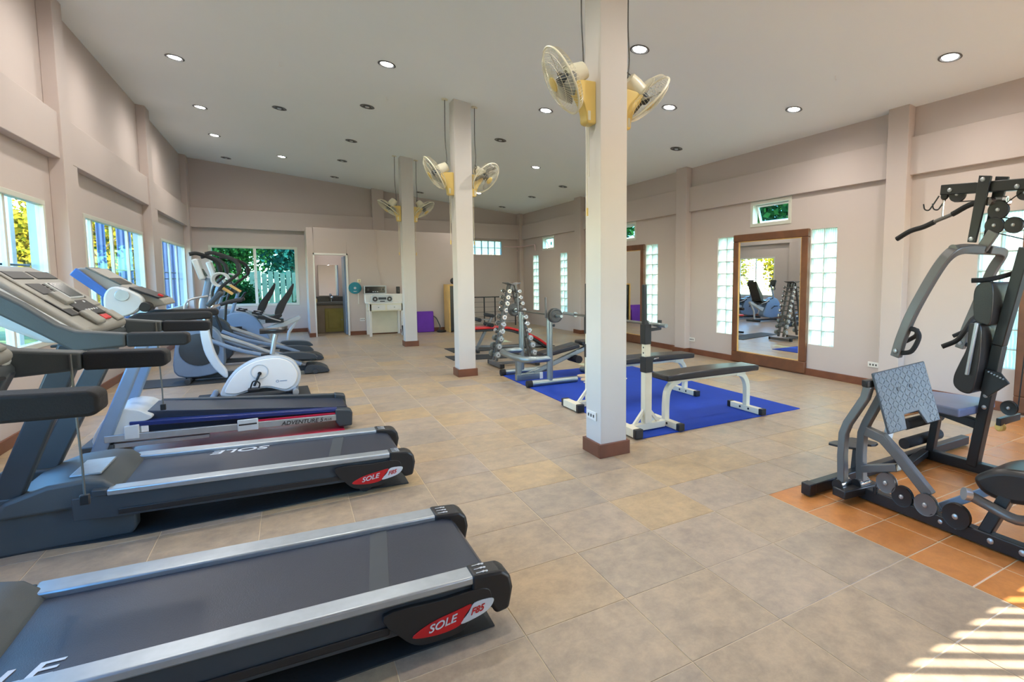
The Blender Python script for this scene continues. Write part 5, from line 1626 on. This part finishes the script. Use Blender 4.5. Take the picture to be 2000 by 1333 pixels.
MB().box(3.64, 4.06, 13.9, 14.4, 1.22, 1.26).build('top_panel', 'paletimber', t, .004)
MB().box(3.64, 4.06, 13.95, 14.4, .02, 1.22).build('dark_curtain', 'blackgloss', t, .004)
tag(MB().ell((3.80, 14.1, 1.35), (.10, .12, .09)).build('dark_bundle', 'black', None), 'round black bundle on top of the timber locker', 'bundle')

t = thing('stair_railing', 'dark metal stair railing with thin horizontal rods', 'railing', (5.1, 15.1, 0))
RX0, RX1, RY = 4.15, 5.95, 15.05
MB().bar((RX0, RY, .87), (RX1, RY, .87), .04, .03).build('handrail', 'darksteel', t, .004)
for x in (4.2, 4.93, 5.26, 5.9):
    MB().bar((x, RY, 0), (x, RY, .86), .03, .03, (0, 1, 0)).build('post', 'darksteel', t, .003)
for k_ in range(5):
    MB().cyl((RX0, RY, .14 + k_ * .145), (RX1, RY, .14 + k_ * .145), .006, 6).build('rod', 'gunmetal', t)

# ================================================================== OUTSIDE
def tree(name, label, x, y, h, r, n, leaf, lm, trunk=.12, zc=None, squash=1.0, cat_='tree', lo=-.3):
    t = thing(name, label, cat_, (x, y, -.3), 'trees and shrubs outside the windows')
    rnd = random.Random(int(x * 91 + y * 17))
    zc = zc if zc is not None else h * .62
    MB().tube(cat([(x, y, -.3), (x + .05, y + .03, zc * .5), (x - .03, y, zc + r * .2)], 4), [trunk * (1 - .06 * i) for i in range(9)], 8).build('trunk', 'bark', t)
    br = MB()
    for k_ in range(7):
        a = k_ * 2.4
        br.tube([(x, y, zc * .55 + .1 * k_), (x + math.cos(a) * r * .4, y + math.sin(a) * r * .4, zc + .1 * k_), (x + math.cos(a) * r * .75, y + math.sin(a) * r * .75, zc + r * .35)], [trunk * .4, trunk * .25, trunk * .08], 5)
    br.build('branches', 'bark', t)
    vs, fs = [], []
    cl = []
    for k_ in range(26):
        while True:
            p = Vector((rnd.uniform(-1, 1), rnd.uniform(-1, 1), rnd.uniform(-1, 1)))
            if p.length < 1: break
        cl.append((Vector((x, y, zc)) + Vector((p.x * r * .75, p.y * r * .75, p.z * r * .8 * squash)), rnd.uniform(.28, .5) * r))
    for i in range(n):
        c, cr_ = cl[rnd.randrange(len(cl))]
        d = Vector((rnd.gauss(0, 1), rnd.gauss(0, 1), rnd.gauss(0, 1))).normalized()
        p = c + d * cr_ * rnd.uniform(.5, 1)
        if p.z < lo + .05: p.z = lo + .05 + rnd.random() * .2
        q = Vector((rnd.gauss(0, 1), rnd.gauss(0, 1), rnd.gauss(0, 1))).normalized()
        w_ = q.cross(d).normalized() if q.cross(d).length > .01 else d.orthogonal()
        l_ = leaf * rnd.uniform(.6, 1.3)
        o_ = len(vs)
        b = w_.cross(q)
        vs += [p, p + q * l_ * .5 + w_ * l_ * .3 + b * l_ * .05, p + q * l_, p + q * l_ * .5 - w_ * l_ * .3 + b * l_ * .05]
        fs += [(o_, o_ + 1, o_ + 2), (o_, o_ + 2, o_ + 3)]
    o = MB().add(vs, fs).build('foliage', lm, t, smooth=0, recalc=False)
    o['kind'] = 'stuff'
    return t
TREES = [
    ('yellow-leaved tree outside the nearest left window', -5.6, 21.3, 5, 2.0, 9000, .17, 'leafy', 2.2),
    ('yellow-green tree far outside the nearest left window', -9.8, 24.6, 6, 2.4, 8000, .2, 'leafy', 2.6),
    ('green tree outside the middle left window', -4.5, 26.3, 5, 2.1, 9000, .17, 'leafg', 2.2),
    ('pale green tree far behind the middle left window', -7.0, 30.5, 6.5, 2.9, 8000, .22, 'leafy', 2.8),
    ('yellow-leaved tree reflected in the large wall mirror', -9.9, 18.2, 5, 2.5, 9000, .2, 'leafy', 2.5),
    ('yellow-leaved tree outside the middle of the left wall', -9.4, 12.0, 5, 2.5, 7000, .2, 'leafy', 2.3),
    ('yellow-leaved tree outside beside the camera', -9.2, 5.4, 5, 2.5, 6000, .2, 'leafy', 2.3),
    ('dense green tree outside the left pane of the back window', -1.9, 21.2, 4.5, 1.6, 9000, .13, 'leafg', 2.3),
    ('teal-green tree outside the right pane of the back window', 1.7, 21.6, 5, 1.75, 8000, .14, 'leaft', 3.0),
    ('large tree filling the back window behind the fence', 0.2, 30.4, 8, 3.2, 10000, .25, 'leaft', 4.0),
    ('green tree outside above the large wall mirror', 11.5, 9.4, 5, 2.1, 6000, .2, 'leafg', 3.2),
    ('green tree outside the far awning window', 11.5, 19.6, 5.5, 2.2, 6000, .2, 'leafg', 3.2),
    ('green tree outside the half-hidden awning window', 11.8, 14.5, 5.2, 2.1, 6000, .2, 'leafg', 3.2),
    ('unseen tall green tree added to block sun beyond the multi-gym', 10.9, -.6, 8, 2.1, 8000, .22, 'leafg', 6.0)]  # last tree is out of view, placed to stop a sun streak on the floor
for lb, x, y, h, r_, n_, lf, lm, zc in TREES:
    tree('broadleaf_tree', lb, x, y, h, r_, n_, lf, lm, zc=zc)
tree('garden_shrub', 'low bright shrub below the back window', -1.1, 18.2, 1.6, .8, 4500, .1, 'leafg', trunk=.04, zc=.65, cat_='shrub')
tree('garden_shrub', 'low shrub right of the garden fence foot', .75, 18.2, 1.4, .7, 3500, .1, 'leafg', trunk=.04, zc=.45, cat_='shrub')
t = thing('garden_fence', 'pale weathered plank fence outside the back window', 'fence', (.2, 19.4, -.3))
for k_ in range(22):
    x = -1.0 + k_ * .16
    MB().box(x, x + .13, 19.4, 19.43, -.3, 1.62 + .04 * math.sin(k_ * 2.3)).build('plank', 'fence', t, .004)
for z in (.2, 1.2):
    MB().box(-1.0, 2.6, 19.43, 19.47, z, z + .08).build('fence_rail', 'fence', t, .004)

for x, y, lb in ((-2.86, 12.0, 'white veranda post outside the middle left window'), (-2.86, 9.1, 'white veranda post outside the nearest left window')):
    t = thing('veranda_post', lb, 'post', (x, y, -.3), 'veranda posts outside the left wall')
    MB().box(x - .06, x + .06, y - .06, y + .06, -.3, 3.3).build('shaft', 'white', t, .006, smooth=0)
    MB().box(x - .09, x + .09, y - .09, y + .09, -.3, -.1).build('plinth', 'white', t, .006, smooth=0)
for x0, x1, y, lb in ((-3.1, -2.45, 18.4, 'tall blue corrugated sheet fence seen through the farthest left window'), (-3.8, -3.5, 18.45, 'blue corrugated sheet seen in the right pane of the middle left window'), (-4.2, -4.02, 18.5, 'narrow blue corrugated sheet seen in the middle left window')):
    n_ = int((x1 - x0) / .02)
    top = [(x0 + (x1 - x0) * i / n_, y + .018 * math.sin(i * 1.3)) for i in range(n_ + 1)]
    bot = [(p[0], p[1] + .008) for p in reversed(top)]
    tag(MB().prism(top + bot, 'z', -.3, 3.2).build('corrugated_sheet', 'bluesheet', None, smooth=50), lb, 'fence', 'blue corrugated sheets outside')
